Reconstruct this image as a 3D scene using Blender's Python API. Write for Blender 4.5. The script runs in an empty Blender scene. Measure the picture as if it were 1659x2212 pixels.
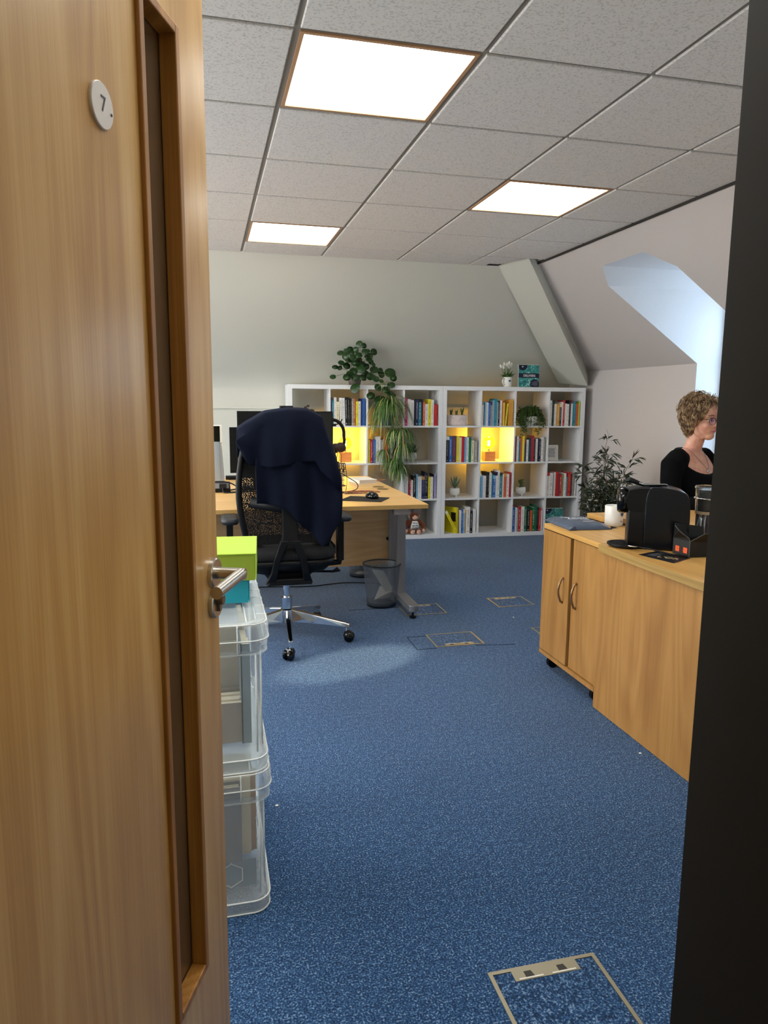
import bpy, bmesh, math, random
from mathutils import Vector, Matrix, Euler
PI = math.pi
random.seed(7)
S = bpy.context.scene
COL = S.collection
# ------------------------------------------------------------------ camera
cam_d = bpy.data.cameras.new('camera'); cam = bpy.data.objects.new('camera', cam_d); COL.objects.link(cam)
r_, u_, f_ = (0.97081765, -0.23968867, 0.00790133), (0.02880016, 0.1492321, 0.98838268), (0.23808326, 0.9593118, -0.15178023)
cam.matrix_world = Matrix(((r_[0], u_[0], -f_[0], 0.0), (r_[1], u_[1], -f_[1], 0.0), (r_[2], u_[2], -f_[2], 1.3139), (0, 0, 0, 1)))
cam_d.sensor_fit = 'HORIZONTAL'; cam_d.sensor_width = 36.0; cam_d.lens = 1550.18 / 1659 * 36.0; cam_d.clip_start = 0.02
S.camera = cam
# ------------------------------------------------------------------ world, exposure
W = bpy.data.worlds.new('sky'); S.world = W; W.use_nodes = True
_n = W.node_tree; _g = _n.nodes.new('ShaderNodeTexCoord'); _s = _n.nodes.new('ShaderNodeSeparateXYZ'); _r = _n.nodes.new('ShaderNodeValToRGB'); _m = _n.nodes.new('ShaderNodeMath')
_n.links.new(_g.outputs['Generated'], _s.inputs[0]); _m.operation = 'MULTIPLY_ADD'; _m.inputs[1].default_value = 0.5; _m.inputs[2].default_value = 0.5; _n.links.new(_s.outputs['Z'], _m.inputs[0]); _n.links.new(_m.outputs[0], _r.inputs[0])
for _p, _c in ((0.40, (0.50, 0.47, 0.42, 1)), (0.495, (0.75, 0.74, 0.72, 1)), (0.53, (0.86, 0.94, 1.0, 1)), (0.75, (0.55, 0.78, 1.0, 1))):
    _e = _r.color_ramp.elements.new(_p); _e.color = _c
_r.color_ramp.elements.remove(_r.color_ramp.elements[0]); _r.color_ramp.elements.remove(_r.color_ramp.elements[-1])
_n.links.new(_r.outputs[0], _n.nodes['Background'].inputs[0]); _n.nodes['Background'].inputs[1].default_value = 1.7
S.view_settings.view_transform = 'Standard'; S.view_settings.look = 'None'; S.view_settings.exposure = 0.0; S.view_settings.gamma = 1.0
S.view_settings.use_curve_mapping = False
PANEL_E, CORR_E, BULB_W = 9.0, 11.0, 6.0
# large lights: sky through the dormer, and an added one at an unseen dormer
for nm, y in (('sky_light', 4.57), ('sky_light', 1.75)):
    l = bpy.data.lights.new(nm, 'AREA'); l.shape = 'RECTANGLE'; l.size = 0.78; l.size_y = 1.3; l.energy = 15; l.color = (0.58, 0.78, 1.0)
    o = bpy.data.objects.new(nm, l); COL.objects.link(o); o.location = (4.12, y, 1.62); o.rotation_euler = (0, PI / 2, 0)
for y in (2.6, 5.0):      # lamps at unseen left windows, added to brighten the ceiling
    l = bpy.data.lights.new('window_light', 'AREA'); l.shape = 'RECTANGLE'; l.size = 1.9; l.size_y = 1.7; l.energy = 88; l.color = (1.0, 0.97, 0.93)
    o = bpy.data.objects.new('window_light', l); COL.objects.link(o); o.location = (-2.82, y, 1.45); o.rotation_euler = (0, -PI / 2 - 0.25, 0)
# sun glancing off glass outside, falling through the dormer on to the carpet
l = bpy.data.lights.new('sun_glint', 'SPOT'); l.energy = 0; l.color = (1.0, 0.92, 0.62); l.spot_size = math.radians(2.9); l.spot_blend = 0.6; l.shadow_soft_size = 0.02
sun_o = bpy.data.objects.new('sun_glint', l); COL.objects.link(sun_o); sun_o.location = (8.00, 6.27, 4.14)
sun_o.rotation_euler = (Vector((0.70, 3.43, 0.0)) - sun_o.location).to_track_quat('-Z', 'Y').to_euler()
l.energy = 8000

# ------------------------------------------------------------------ materials
def lin(c):
    c = c / 255.0
    return c / 12.92 if c <= 0.04045 else ((c + 0.055) / 1.055) ** 2.4
def rgb(h): return (lin(int(h[0:2], 16)), lin(int(h[2:4], 16)), lin(int(h[4:6], 16)), 1.0)
MATS = {}
def mat(name, h, rough=0.5, metal=0.0, emit=None, es=1.0, trans=0.0, ior=1.45, coat=0.0, bump=None, spec=None, alpha=None, sheen=0.0):
    if name in MATS: return MATS[name]
    m = bpy.data.materials.new(name); m.use_nodes = True; nt = m.node_tree; b = nt.nodes['Principled BSDF']
    col = rgb(h) if isinstance(h, str) else h
    b.inputs['Base Color'].default_value = col; b.inputs['Roughness'].default_value = rough; b.inputs['Metallic'].default_value = metal
    b.inputs['Transmission Weight'].default_value = trans; b.inputs['IOR'].default_value = ior; b.inputs['Coat Weight'].default_value = coat
    if spec is not None: b.inputs['Specular IOR Level'].default_value = spec
    if sheen: b.inputs['Sheen Weight'].default_value = sheen
    if alpha is not None: b.inputs['Alpha'].default_value = alpha
    if emit: b.inputs['Emission Color'].default_value = rgb(emit) if isinstance(emit, str) else emit; b.inputs['Emission Strength'].default_value = es
    # every material carries a little procedural variation
    tc = nt.nodes.new('ShaderNodeTexCoord'); nz = nt.nodes.new('ShaderNodeTexNoise'); nt.links.new(tc.outputs['Object'], nz.inputs['Vector'])
    nz.inputs['Scale'].default_value = bump[0] if bump else 30.0; nz.inputs['Detail'].default_value = 4
    mx = nt.nodes.new('ShaderNodeMix'); mx.data_type = 'RGBA'; mx.blend_type = 'MULTIPLY'; mx.inputs[0].default_value = 0.10 if metal < 0.5 else 0.03
    mx.inputs[6].default_value = col; nt.links.new(nz.outputs['Fac'], mx.inputs[7]); nt.links.new(mx.outputs[2], b.inputs['Base Color'])
    if bump:
        bp = nt.nodes.new('ShaderNodeBump'); bp.inputs['Strength'].default_value = bump[1]; bp.inputs['Distance'].default_value = bump[2]
        nt.links.new(nz.outputs['Fac'], bp.inputs['Height']); nt.links.new(bp.outputs[0], b.inputs['Normal'])
    MATS[name] = m; return m
def N(nt, t, **k):
    n = nt.nodes.new(t)
    for a, v in k.items(): setattr(n, a, v)
    return n
def ramp(nt, pts):
    r = N(nt, 'ShaderNodeValToRGB'); e = r.color_ramp.elements
    while len(e) < len(pts): e.new(0.5)
    for i, (p, c) in enumerate(pts): e[i].position = p; e[i].color = c if len(c) == 4 else (*c, 1)
    return r
def wood(name, c1, c2, c3, axis='z', rough=0.38, coat=0.0, fine=1.0, spec=0.5):
    """straight crown-cut veneer: broad bands, cathedral waves and fine pores, grain along axis"""
    m = bpy.data.materials.new(name); m.use_nodes = True; nt = m.node_tree; b = nt.nodes['Principled BSDF']; L = nt.links.new
    tc = N(nt, 'ShaderNodeTexCoord')
    def mp(sc, loc=(0, 0, 0)):
        q = N(nt, 'ShaderNodeMapping'); s = [sc[0]] * 3; s['xyz'.index(axis)] = sc[1]; q.inputs['Scale'].default_value = s; q.inputs['Location'].default_value = loc
        L(tc.outputs['Object'], q.inputs['Vector']); return q
    n1 = N(nt, 'ShaderNodeTexNoise'); L(mp((14, 0.7)).outputs[0], n1.inputs['Vector']); n1.inputs['Scale'].default_value = 1; n1.inputs['Detail'].default_value = 3; n1.inputs['Distortion'].default_value = 0.6
    n2 = N(nt, 'ShaderNodeTexNoise'); L(mp((260 * fine, 3.5)).outputs[0], n2.inputs['Vector']); n2.inputs['Scale'].default_value = 1; n2.inputs['Detail'].default_value = 2
    wv = N(nt, 'ShaderNodeTexNoise'); L(mp((5, 0.55), (3, 1, 2)).outputs[0], wv.inputs['Vector']); wv.inputs['Scale'].default_value = 1; wv.inputs['Detail'].default_value = 1
    mul = N(nt, 'ShaderNodeMath', operation='MULTIPLY'); L(wv.outputs['Fac'], mul.inputs[0]); mul.inputs[1].default_value = 26
    fr = N(nt, 'ShaderNodeMath', operation='PINGPONG'); L(mul.outputs[0], fr.inputs[0]); fr.inputs[1].default_value = 1.0
    a1 = N(nt, 'ShaderNodeMath', operation='MULTIPLY'); L(fr.outputs[0], a1.inputs[0]); a1.inputs[1].default_value = 0.22
    a2 = N(nt, 'ShaderNodeMath', operation='MULTIPLY_ADD'); L(n1.outputs['Fac'], a2.inputs[0]); a2.inputs[1].default_value = 0.75; L(a1.outputs[0], a2.inputs[2])
    a3 = N(nt, 'ShaderNodeMath', operation='MULTIPLY_ADD'); L(n2.outputs['Fac'], a3.inputs[0]); a3.inputs[1].default_value = 0.45; L(a2.outputs[0], a3.inputs[2])
    r = ramp(nt, [(0.42, rgb(c1)), (0.70, rgb(c2)), (0.98, rgb(c3))]); L(a3.outputs[0], r.inputs[0]); L(r.outputs[0], b.inputs['Base Color'])
    bp = N(nt, 'ShaderNodeBump'); bp.inputs['Strength'].default_value = 0.12; bp.inputs['Distance'].default_value = 0.001; L(n2.outputs['Fac'], bp.inputs['Height']); L(bp.outputs[0], b.inputs['Normal'])
    b.inputs['Roughness'].default_value = rough; b.inputs['Coat Weight'].default_value = coat; b.inputs['Coat Roughness'].default_value = 0.2; b.inputs['Specular IOR Level'].default_value = spec
    MATS[name] = m; return m

white = mat('white_laminate', 'eceef0', 0.35)
wallm = mat('wall_paint', 'd6d6cb', 0.85, bump=(220, 0.06, 0.001))
slopem = mat('slope_paint', 'cfc9c6', 0.85, bump=(220, 0.06, 0.001))
door_wood = wood('door_oak', 'ad8145', 'c29758', 'd3ad70', 'z', 0.34, 0.25)
bead_wood = wood('bead_oak', '7d5011', '99682a', 'b98542', 'z', 0.4)
beech = wood('beech_top', 'dba962', 'e9bb77', 'f0c88c', 'x', 0.38)
beech_edge = mat('beech_edge', 'c09a5c', 0.45, bump=(90, 0.1, 0.001))
cab_wood = wood('cabinet_veneer', '946531', 'a7783d', 'b58649', 'z', 0.42)
cab_top = wood('cabinet_top_veneer', 'c4924c', 'd3a25a', 'dcae69', 'y', 0.36)
cab_edge = wood('cabinet_edge_band', '8f7038', 'a28145', 'b39253', 'y', 0.45)
panel_wood = wood('panel_veneer', 'b08a5c', 'bc986a', 'c8a578', 'x', 0.45)
steel = mat('brushed_steel', 'c9c4bb', 0.28, 1.0, bump=(300, 0.05, 0.0005))
chrome = mat('polished_chrome', 'd9dde2', 0.08, 1.0)
silver = mat('silver_paint', '8f9094', 0.4, 0.6)
blk = mat('black_plastic', '0c0d0f', 0.42, spec=0.35)
blkm = mat('matt_black', '0b0c0e', 0.6)
gloss = mat('gloss_black', '08090a', 0.12)
charc = mat('charcoal_paint', '24231f', 0.7, bump=(300, 0.05, 0.001))
cream = mat('ceramic_white', 'f1f0ea', 0.25)
paper = mat('paper_white', 'f3f0e6', 0.8)
soil = mat('soil', '3a2a1e', 0.95, bump=(90, 0.6, 0.004))
leafd = mat('leaf_dark', '2c4a20', 0.35)
leafm = mat('leaf_mid', '4d7430', 0.45)
leafl = mat('leaf_pale', 'a7b27a', 0.5)
stemm = mat('stem_green', '6f7a3a', 0.5)
twig = mat('twig_brown', '5b4630', 0.7)

def carpet():
    m = bpy.data.materials.new('blue_carpet'); m.use_nodes = True; nt = m.node_tree; b = nt.nodes['Principled BSDF']; L = nt.links.new
    tc = N(nt, 'ShaderNodeTexCoord')
    n1 = N(nt, 'ShaderNodeTexNoise'); L(tc.outputs['Object'], n1.inputs['Vector']); n1.inputs['Scale'].default_value = 210; n1.inputs['Detail'].default_value = 2
    n2 = N(nt, 'ShaderNodeTexNoise'); L(tc.outputs['Object'], n2.inputs['Vector']); n2.inputs['Scale'].default_value = 2.2; n2.inputs['Detail'].default_value = 3
    n3 = N(nt, 'ShaderNodeTexNoise'); L(tc.outputs['Object'], n3.inputs['Vector']); n3.inputs['Scale'].default_value = 55; n3.inputs['Detail'].default_value = 2
    a = N(nt, 'ShaderNodeMath', operation='MULTIPLY_ADD'); L(n3.outputs['Fac'], a.inputs[0]); a.inputs[1].default_value = 0.22; L(n1.outputs['Fac'], a.inputs[2])
    r = ramp(nt, [(0.44, rgb('132a49')), (0.60, rgb('23466f')), (0.70, rgb('406a96')), (0.82, rgb('92a6bb'))]); L(a.outputs[0], r.inputs[0])
    r2 = ramp(nt, [(0.3, (0.86, 0.86, 0.86)), (0.7, (1, 1, 1))]); L(n2.outputs['Fac'], r2.inputs[0])
    mx = N(nt, 'ShaderNodeMix', data_type='RGBA', blend_type='MULTIPLY'); mx.inputs[0].default_value = 1; L(r.outputs[0], mx.inputs[6]); L(r2.outputs[0], mx.inputs[7]); L(mx.outputs[2], b.inputs['Base Color'])
    bp = N(nt, 'ShaderNodeBump'); bp.inputs['Strength'].default_value = 0.5; bp.inputs['Distance'].default_value = 0.004; L(a.outputs[0], bp.inputs['Height']); L(bp.outputs[0], b.inputs['Normal'])
    b.inputs['Roughness'].default_value = 0.95; b.inputs['Specular IOR Level'].default_value = 0.1; b.inputs['Sheen Weight'].default_value = 0.15
    return m
carpetm = carpet()
def tilemat():
    m = bpy.data.materials.new('mineral_fibre'); m.use_nodes = True; nt = m.node_tree; b = nt.nodes['Principled BSDF']; L = nt.links.new
    tc = N(nt, 'ShaderNodeTexCoord'); oi = N(nt, 'ShaderNodeObjectInfo')
    ad = N(nt, 'ShaderNodeVectorMath', operation='ADD'); L(tc.outputs['Object'], ad.inputs[0]); L(oi.outputs['Location'], ad.inputs[1])
    n1 = N(nt, 'ShaderNodeTexNoise'); L(ad.outputs[0], n1.inputs['Vector']); n1.inputs['Scale'].default_value = 130; n1.inputs['Detail'].default_value = 2
    r = ramp(nt, [(0.36, rgb('c2beb9')), (0.46, rgb('d9d5d0')), (1.0, rgb('dedbd6'))]); L(n1.outputs['Fac'], r.inputs[0]); L(r.outputs[0], b.inputs['Base Color'])
    bp = N(nt, 'ShaderNodeBump'); bp.inputs['Strength'].default_value = 0.25; bp.inputs['Distance'].default_value = 0.002; L(n1.outputs['Fac'], bp.inputs['Height']); L(bp.outputs[0], b.inputs['Normal'])
    b.inputs['Roughness'].default_value = 0.9
    return m
tilem = tilemat()
def bookmat():
    """cover colour, print colour and style come from custom properties of each book"""
    m = bpy.data.materials.new('book_cover'); m.use_nodes = True; nt = m.node_tree; b = nt.nodes['Principled BSDF']; L = nt.links.new
    base = N(nt, 'ShaderNodeAttribute', attribute_type='OBJECT', attribute_name='base'); acc = N(nt, 'ShaderNodeAttribute', attribute_type='OBJECT', attribute_name='accent')
    band = N(nt, 'ShaderNodeAttribute', attribute_type='OBJECT', attribute_name='band')
    tc = N(nt, 'ShaderNodeTexCoord'); oi = N(nt, 'ShaderNodeObjectInfo')
    sp = N(nt, 'ShaderNodeSeparateXYZ'); L(tc.outputs['Generated'], sp.inputs[0])
    cb = N(nt, 'ShaderNodeCombineXYZ'); 
    mz = N(nt, 'ShaderNodeMath', operation='MULTIPLY'); L(sp.outputs['Z'], mz.inputs[0]); mz.inputs[1].default_value = 46
    mxx = N(nt, 'ShaderNodeMath', operation='MULTIPLY'); L(sp.outputs['X'], mxx.inputs[0]); mxx.inputs[1].default_value = 5
    rz = N(nt, 'ShaderNodeMath', operation='MULTIPLY'); L(oi.outputs['Random'], rz.inputs[0]); rz.inputs[1].default_value = 99
    L(mxx.outputs[0], cb.inputs[0]); L(rz.outputs[0], cb.inputs[1]); L(mz.outputs[0], cb.inputs[2])
    nz = N(nt, 'ShaderNodeTexNoise'); L(cb.outputs[0], nz.inputs['Vector']); nz.inputs['Scale'].default_value = 1.0; nz.inputs['Detail'].default_value = 0
    def gate(src, lo, hi):
        a = N(nt, 'ShaderNodeMath', operation='GREATER_THAN'); L(src, a.inputs[0]); a.inputs[1].default_value = lo
        c = N(nt, 'ShaderNodeMath', operation='LESS_THAN'); L(src, c.inputs[0]); c.inputs[1].default_value = hi
        d = N(nt, 'ShaderNodeMath', operation='MULTIPLY'); L(a.outputs[0], d.inputs[0]); L(c.outputs[0], d.inputs[1]); return d
    gx = gate(sp.outputs['X'], 0.34, 0.66); gz = gate(sp.outputs['Z'], 0.24, 0.90); gy = gate(sp.outputs['Y'], -1, 0.02)
    gt = N(nt, 'ShaderNodeMath', operation='GREATER_THAN'); L(nz.outputs['Fac'], gt.inputs[0]); gt.inputs[1].default_value = 0.52
    # a small imprint near the foot of the spine
    gi = gate(sp.outputs['Z'], 0.05, 0.09)
    def mulm(a, c): d = N(nt, 'ShaderNodeMath', operation='MULTIPLY'); L(a.outputs[0], d.inputs[0]); L(c.outputs[0], d.inputs[1]); return d
    t = mulm(mulm(gx, gz), gt); ti = mulm(gx, gi)
    tt = N(nt, 'ShaderNodeMath', operation='MAXIMUM'); L(t.outputs[0], tt.inputs[0]); L(ti.outputs[0], tt.inputs[1]); tt = mulm(tt, gy); t8 = N(nt, 'ShaderNodeMath', operation='MULTIPLY'); L(tt.outputs[0], t8.inputs[0]); t8.inputs[1].default_value = 0.72; tt = t8
    # top band
    sb = N(nt, 'ShaderNodeMath', operation='GREATER_THAN'); L(sp.outputs['Z'], sb.inputs[0]); sb.inputs[1].default_value = 0.86
    m0 = N(nt, 'ShaderNodeMix', data_type='RGBA'); L(sb.outputs[0], m0.inputs[0]); L(base.outputs['Color'], m0.inputs[6]); L(band.outputs['Color'], m0.inputs[7])
    m1 = N(nt, 'ShaderNodeMix', data_type='RGBA'); L(tt.outputs[0], m1.inputs[0]); L(m0.outputs[2], m1.inputs[6]); L(acc.outputs['Color'], m1.inputs[7])
    L(m1.outputs[2], b.inputs['Base Color']); b.inputs['Roughness'].default_value = 0.45
    return m
bookm = bookmat()

# ------------------------------------------------------------------ mesh builder
class MB:
    def __init__(s): s.v = []; s.f = []; s.m = []; s.M = Matrix.Identity(4)
    def _add(s, vs, fs, mi=0):
        o = len(s.v); s.v += [s.M @ Vector(p) for p in vs]; s.f += [tuple(i + o for i in f) for f in fs]; s.m += [mi] * len(fs); return s
    def box(s, a, b, mi=0):
        x0, y0, z0 = a; x1, y1, z1 = b
        return s._add([(x0, y0, z0), (x1, y0, z0), (x1, y1, z0), (x0, y1, z0), (x0, y0, z1), (x1, y0, z1), (x1, y1, z1), (x0, y1, z1)],
                      [(0, 3, 2, 1), (4, 5, 6, 7), (0, 1, 5, 4), (1, 2, 6, 5), (2, 3, 7, 6), (3, 0, 4, 7)], mi)
    def rbox(s, a, b, r, mi=0, seg=4, taper=0.0):
        """box with rounded vertical edges"""
        x0, y0, z0 = a; x1, y1, z1 = b; P = []
        for cx, cy, a0 in ((x1 - r, y1 - r, 0), (x0 + r, y1 - r, 90), (x0 + r, y0 + r, 180), (x1 - r, y0 + r, 270)):
            for k in range(seg + 1):
                t = math.radians(a0 + 90 * k / seg); P.append((cx + r * math.cos(t), cy + r * math.sin(t)))
        return s.prism(P, z0, z1, mi)
    def prism(s, P, z0, z1, mi=0, caps=True):
        n = len(P); vs = [(x, y, z0) for x, y in P] + [(x, y, z1) for x, y in P]
        fs = [(i, (i + 1) % n, n + (i + 1) % n, n + i) for i in range(n)]
        if caps: fs += [tuple(range(n))[::-1], tuple(range(n, 2 * n))]
        return s._add(vs, fs, mi)
    def lathe(s, prof, seg=24, c=(0, 0, 0), mi=0, cap=True, a0=0, a1=360):
        vs = []; fs = []; full = abs(a1 - a0) >= 360; n = seg if full else seg + 1
        for r, z in prof:
            for k in range(n):
                t = math.radians(a0 + (a1 - a0) * k / seg); vs.append((c[0] + r * math.cos(t), c[1] + r * math.sin(t), c[2] + z))
        for i in range(len(prof) - 1):
            for k in range(seg):
                k2 = (k + 1) % n; fs.append((i * n + k, i * n + k2, (i + 1) * n + k2, (i + 1) * n + k))
        if cap and full:
            if prof[0][0] > 1e-5: fs.append(tuple(range(n))[::-1])
            if prof[-1][0] > 1e-5: fs.append(tuple((len(prof) - 1) * n + k for k in range(n)))
        return s._add(vs, fs, mi)
    def cyl(s, p0, p1, r0, r1=None, seg=16, mi=0): return s.tube([p0, p1], [r0, r0 if r1 is None else r1], seg, mi)
    def tube(s, P, r, seg=8, mi=0, closed=False, flat=None):
        P = [Vector(p) for p in P]; n = len(P); R = r if isinstance(r, (list, tuple)) else [r] * n; vs = []; fs = []; up = None
        for i in range(n):
            t = (P[(i + 1) % n] - P[i - 1]) if (closed or 0 < i < n - 1) else (P[1] - P[0] if i == 0 else P[-1] - P[-2])
            if t.length < 1e-9: t = Vector((0, 0, 1))
            t.normalize()
            if up is None: up = Vector((0, 0, 1)) if abs(t.z) < 0.9 else Vector((0, 1, 0))
            x = up.cross(t); 
            if x.length < 1e-6: x = Vector((1, 0, 0)).cross(t)
            x.normalize(); y = t.cross(x); up = y
            for k in range(seg):
                a = 2 * PI * k / seg; vs.append(P[i] + x * (R[i] * math.cos(a)) + y * (R[i] * math.sin(a) * (flat or 1)))
        m = n if closed else n - 1
        for i in range(m):
            for k in range(seg):
                fs.append((i * seg + k, i * seg + (k + 1) % seg, ((i + 1) % n) * seg + (k + 1) % seg, ((i + 1) % n) * seg + k))
        if not closed: fs += [tuple(range(seg))[::-1], tuple((n - 1) * seg + k for k in range(seg))]
        return s._add(vs, fs, mi)
    def ell(s, c, r, seg=16, rings=10, mi=0, M=None):
        vs = [(0, 0, -1)]; fs = []
        for i in range(1, rings):
            a = -PI / 2 + PI * i / rings
            for k in range(seg): t = 2 * PI * k / seg; vs.append((math.cos(a) * math.cos(t), math.cos(a) * math.sin(t), math.sin(a)))
        vs.append((0, 0, 1)); e = len(vs) - 1
        for k in range(seg):
            fs.append((0, 1 + (k + 1) % seg, 1 + k)); fs.append((e, e - seg + k, e - seg + (k + 1) % seg))
            for i in range(rings - 2): a = 1 + i * seg; fs.append((a + k, a + (k + 1) % seg, a + seg + (k + 1) % seg, a + seg + k))
        q = []
        for v in vs:
            p = Vector((v[0] * r[0], v[1] * r[1], v[2] * r[2]))
            if M is not None: p = M @ p
            q.append(p + Vector(c))
        return s._add(q, fs, mi)
    def loft(s, rings, mi=0, cap=True):
        n = len(rings[0]); vs = [p for r in rings for p in r]
        fs = [(i * n + k, i * n + (k + 1) % n, (i + 1) * n + (k + 1) % n, (i + 1) * n + k) for i in range(len(rings) - 1) for k in range(n)]
        if cap: fs += [tuple(range(n))[::-1], tuple((len(rings) - 1) * n + k for k in range(n))]
        return s._add(vs, fs, mi)
    def mesh(s, name, mats, smooth=False, recalc=True):
        me = bpy.data.meshes.new(name); me.from_pydata([tuple(p) for p in s.v], [], s.f)
        for m in (mats if isinstance(mats, (list, tuple)) else [mats]): me.materials.append(m)
        me.polygons.foreach_set('material_index', s.m)
        if recalc:
            bm = bmesh.new(); bm.from_mesh(me); bmesh.ops.recalc_face_normals(bm, faces=bm.faces); bm.to_mesh(me); bm.free()
        if smooth: me.polygons.foreach_set('use_smooth', [True] * len(me.polygons))
        return me
def cr(P, n=6):
    P = [Vector(p) for p in P]; Q = [P[0]] + P + [P[-1]]; R = []
    for i in range(1, len(Q) - 2):
        a, b, c, d = Q[i - 1:i + 3]
        for k in range(n): t = k / n; R.append(0.5 * ((2 * b) + (c - a) * t + (2 * a - 5 * b + 4 * c - d) * t * t + (3 * b - a - 3 * c + d) * t ** 3))
    return R + [P[-1]]
def bevel(o, w=0.002, seg=2):
    m = o.modifiers.new('bevel', 'BEVEL'); m.width = w; m.segments = seg; m.limit_method = 'ANGLE'; m.angle_limit = math.radians(40); return o
def smooth30(o, deg=35):
    me = o.data; me.polygons.foreach_set('use_smooth', [True] * len(me.polygons))
    bm = bmesh.new(); bm.from_mesh(me)
    for e in bm.edges:
        if len(e.link_faces) == 2 and e.calc_face_angle(0) > math.radians(deg): e.smooth = False
    bm.to_mesh(me); bm.free(); return o
def obj(name, mb, mats, parent=None, loc=None, smooth=False, bev=0, sharp=False, label=None, rot=None):
    me = mb.mesh(name, mats, smooth) if isinstance(mb, MB) else mb
    o = bpy.data.objects.new(name, me); COL.objects.link(o)
    if parent: o.parent = parent
    if loc: o.location = loc
    if rot: o.rotation_euler = rot
    if sharp: smooth30(o)
    if bev: bevel(o, bev)
    if label: o['label'] = label
    return o
def tag(o, label, cat, group=None):
    o['label'] = label; o['category'] = cat
    if group: o['group'] = group
    return o
def thing(name, label, cat, loc=(0, 0, 0), rz=0, group=None):
    o = bpy.data.objects.new(name, None); COL.objects.link(o); o.location = loc; o.rotation_euler = (0, 0, rz); o.empty_display_size = 0.05
    return tag(o, label, cat, group)
def struct(o): o['kind'] = 'structure'; return o
def stuff(o): o['kind'] = 'stuff'; return o
def text_obj(name, body, size, m, parent, loc, rot, ext=0.0004, align='CENTER', bold=0.0, sx=1.0, shear=0.0):
    c = bpy.data.curves.new(name, 'FONT'); c.body = body; c.size = size; c.extrude = ext; c.align_x = align; c.align_y = 'CENTER'; c.offset = bold; c.shear = shear; c.resolution_u = 3
    t = bpy.data.objects.new(name, c); COL.objects.link(t); dg = bpy.context.evaluated_depsgraph_get(); dg.update()
    me = bpy.data.meshes.new_from_object(t.evaluated_get(dg)); bpy.data.objects.remove(t)
    me.materials.clear(); me.materials.append(m)
    o = bpy.data.objects.new(name, me); COL.objects.link(o); o.parent = parent; o.location = loc; o.rotation_euler = rot; o.scale = (sx, 1, 1); return o
def remesh(o, vox, sm=6, fac=0.6):
    m = o.modifiers.new('remesh', 'REMESH'); m.mode = 'VOXEL'; m.voxel_size = vox; m.use_smooth_shade = True
    k = o.modifiers.new('smooth', 'SMOOTH'); k.iterations = sm; k.factor = fac; return o
def quad(me_pts, name, m, parent=None):
    mb = MB(); mb._add(me_pts, [tuple(range(len(me_pts)))]); return obj(name, mb, m, parent)

# ================================================================== STRUCTURE
H = 2.412
XL, YF = -2.7, 0.632
# floor
mb = MB(); mb.box((XL, YF - 0.2, -0.05), (3.75, 7.2, 0.0)); floor = struct(obj('floor', mb, carpetm))
mb = MB(); mb.box((XL, -1.6, -0.052), (1.6, YF - 0.2, -0.002)); struct(obj('floor_corridor', mb, mat('corridor_carpet', '4a4238', 0.95, bump=(200, 0.4, 0.003))))
# ceiling: tee grid above, tiles as parts
ceiling = struct(bpy.data.objects.new('ceiling', None)); COL.objects.link(ceiling)
gridm = mat('tee_grid', '8a857f', 0.5)
mb = MB(); mb.box((XL, YF, H + 0.03), (2.6, 5.70, H + 0.05)); obj('deck', mb, mat('ceiling_void', '55524e', 0.9), ceiling)
xs = [0.30 + 0.6 * k for k in range(-5, 4)]; ys = [2.335 + 0.6 * k for k in range(-2, 6)]
for x in xs:
    mb = MB(); mb.box((x - 0.012, YF, H + 0.007), (x + 0.012, 5.70, H + 0.012)); mb.box((x - 0.002, YF, H + 0.012), (x + 0.002, 5.70, H + 0.03)); obj('tee_bar', mb, gridm, ceiling)
for y in ys:
    mb = MB(); mb.box((XL, y - 0.012, H + 0.0075), (2.6, y + 0.012, H + 0.0125)); obj('tee_bar', mb, gridm, ceiling)
mb = MB(); mb.box((2.588, YF, H - 0.012), (2.60, 5.70, H + 0.01)); obj('edge_trim', mb, mat('shadow_gap', '2b2724', 0.8), ceiling)
LIGHTS = [(0, 0), (2, 2), (0, 4), (-3, 2), (-3, 4), (-3, 0), (-1, -2), (0, -2)]
X = [XL] + xs + [2.6]; Y = [YF] + ys + [5.70]
def tile_mesh(w, d):
    mb = MB(); g = 0.0095
    mb.loft([[(-w / 2 + g + e, -d / 2 + g + e, z), (w / 2 - g - e, -d / 2 + g + e, z), (w / 2 - g - e, d / 2 - g - e, z), (-w / 2 + g + e, d / 2 - g - e, z)] for e, z in ((0.003, 0), (0, 0.002), (0, 0.012))])
    return mb.mesh('ceiling_tile', tilem)
cache = {}
for i in range(len(X) - 1):
    for j in range(len(Y) - 1):
        w, d = X[i + 1] - X[i], Y[j + 1] - Y[j]
        if w < 0.05 or d < 0.05: continue
        kx = round((X[i] - 0.30) / 0.6, 3); ky = round((Y[j] - 2.335) / 0.6, 3)
        if (kx, ky) in [(a, b) for a, b in LIGHTS]: continue
        if X[i] > 2.0 and Y[j] > 5.2: continue
        key = (round(w, 3), round(d, 3))
        if key not in cache: cache[key] = tile_mesh(w, d)
        obj('ceiling_tile', cache[key], None, ceiling, (X[i] + w / 2, Y[j] + d / 2, H))
# the cut tile in the far corner, notched round the boxed rafter
P = [(2.1075, 5.3425), (2.44, 5.3425), (2.31, 5.62), (2.30, 5.6925), (2.1075, 5.6925)]
mb = MB(); mb.prism(P, H, H + 0.012); obj('ceiling_tile', mb, tilem, ceiling)
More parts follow.
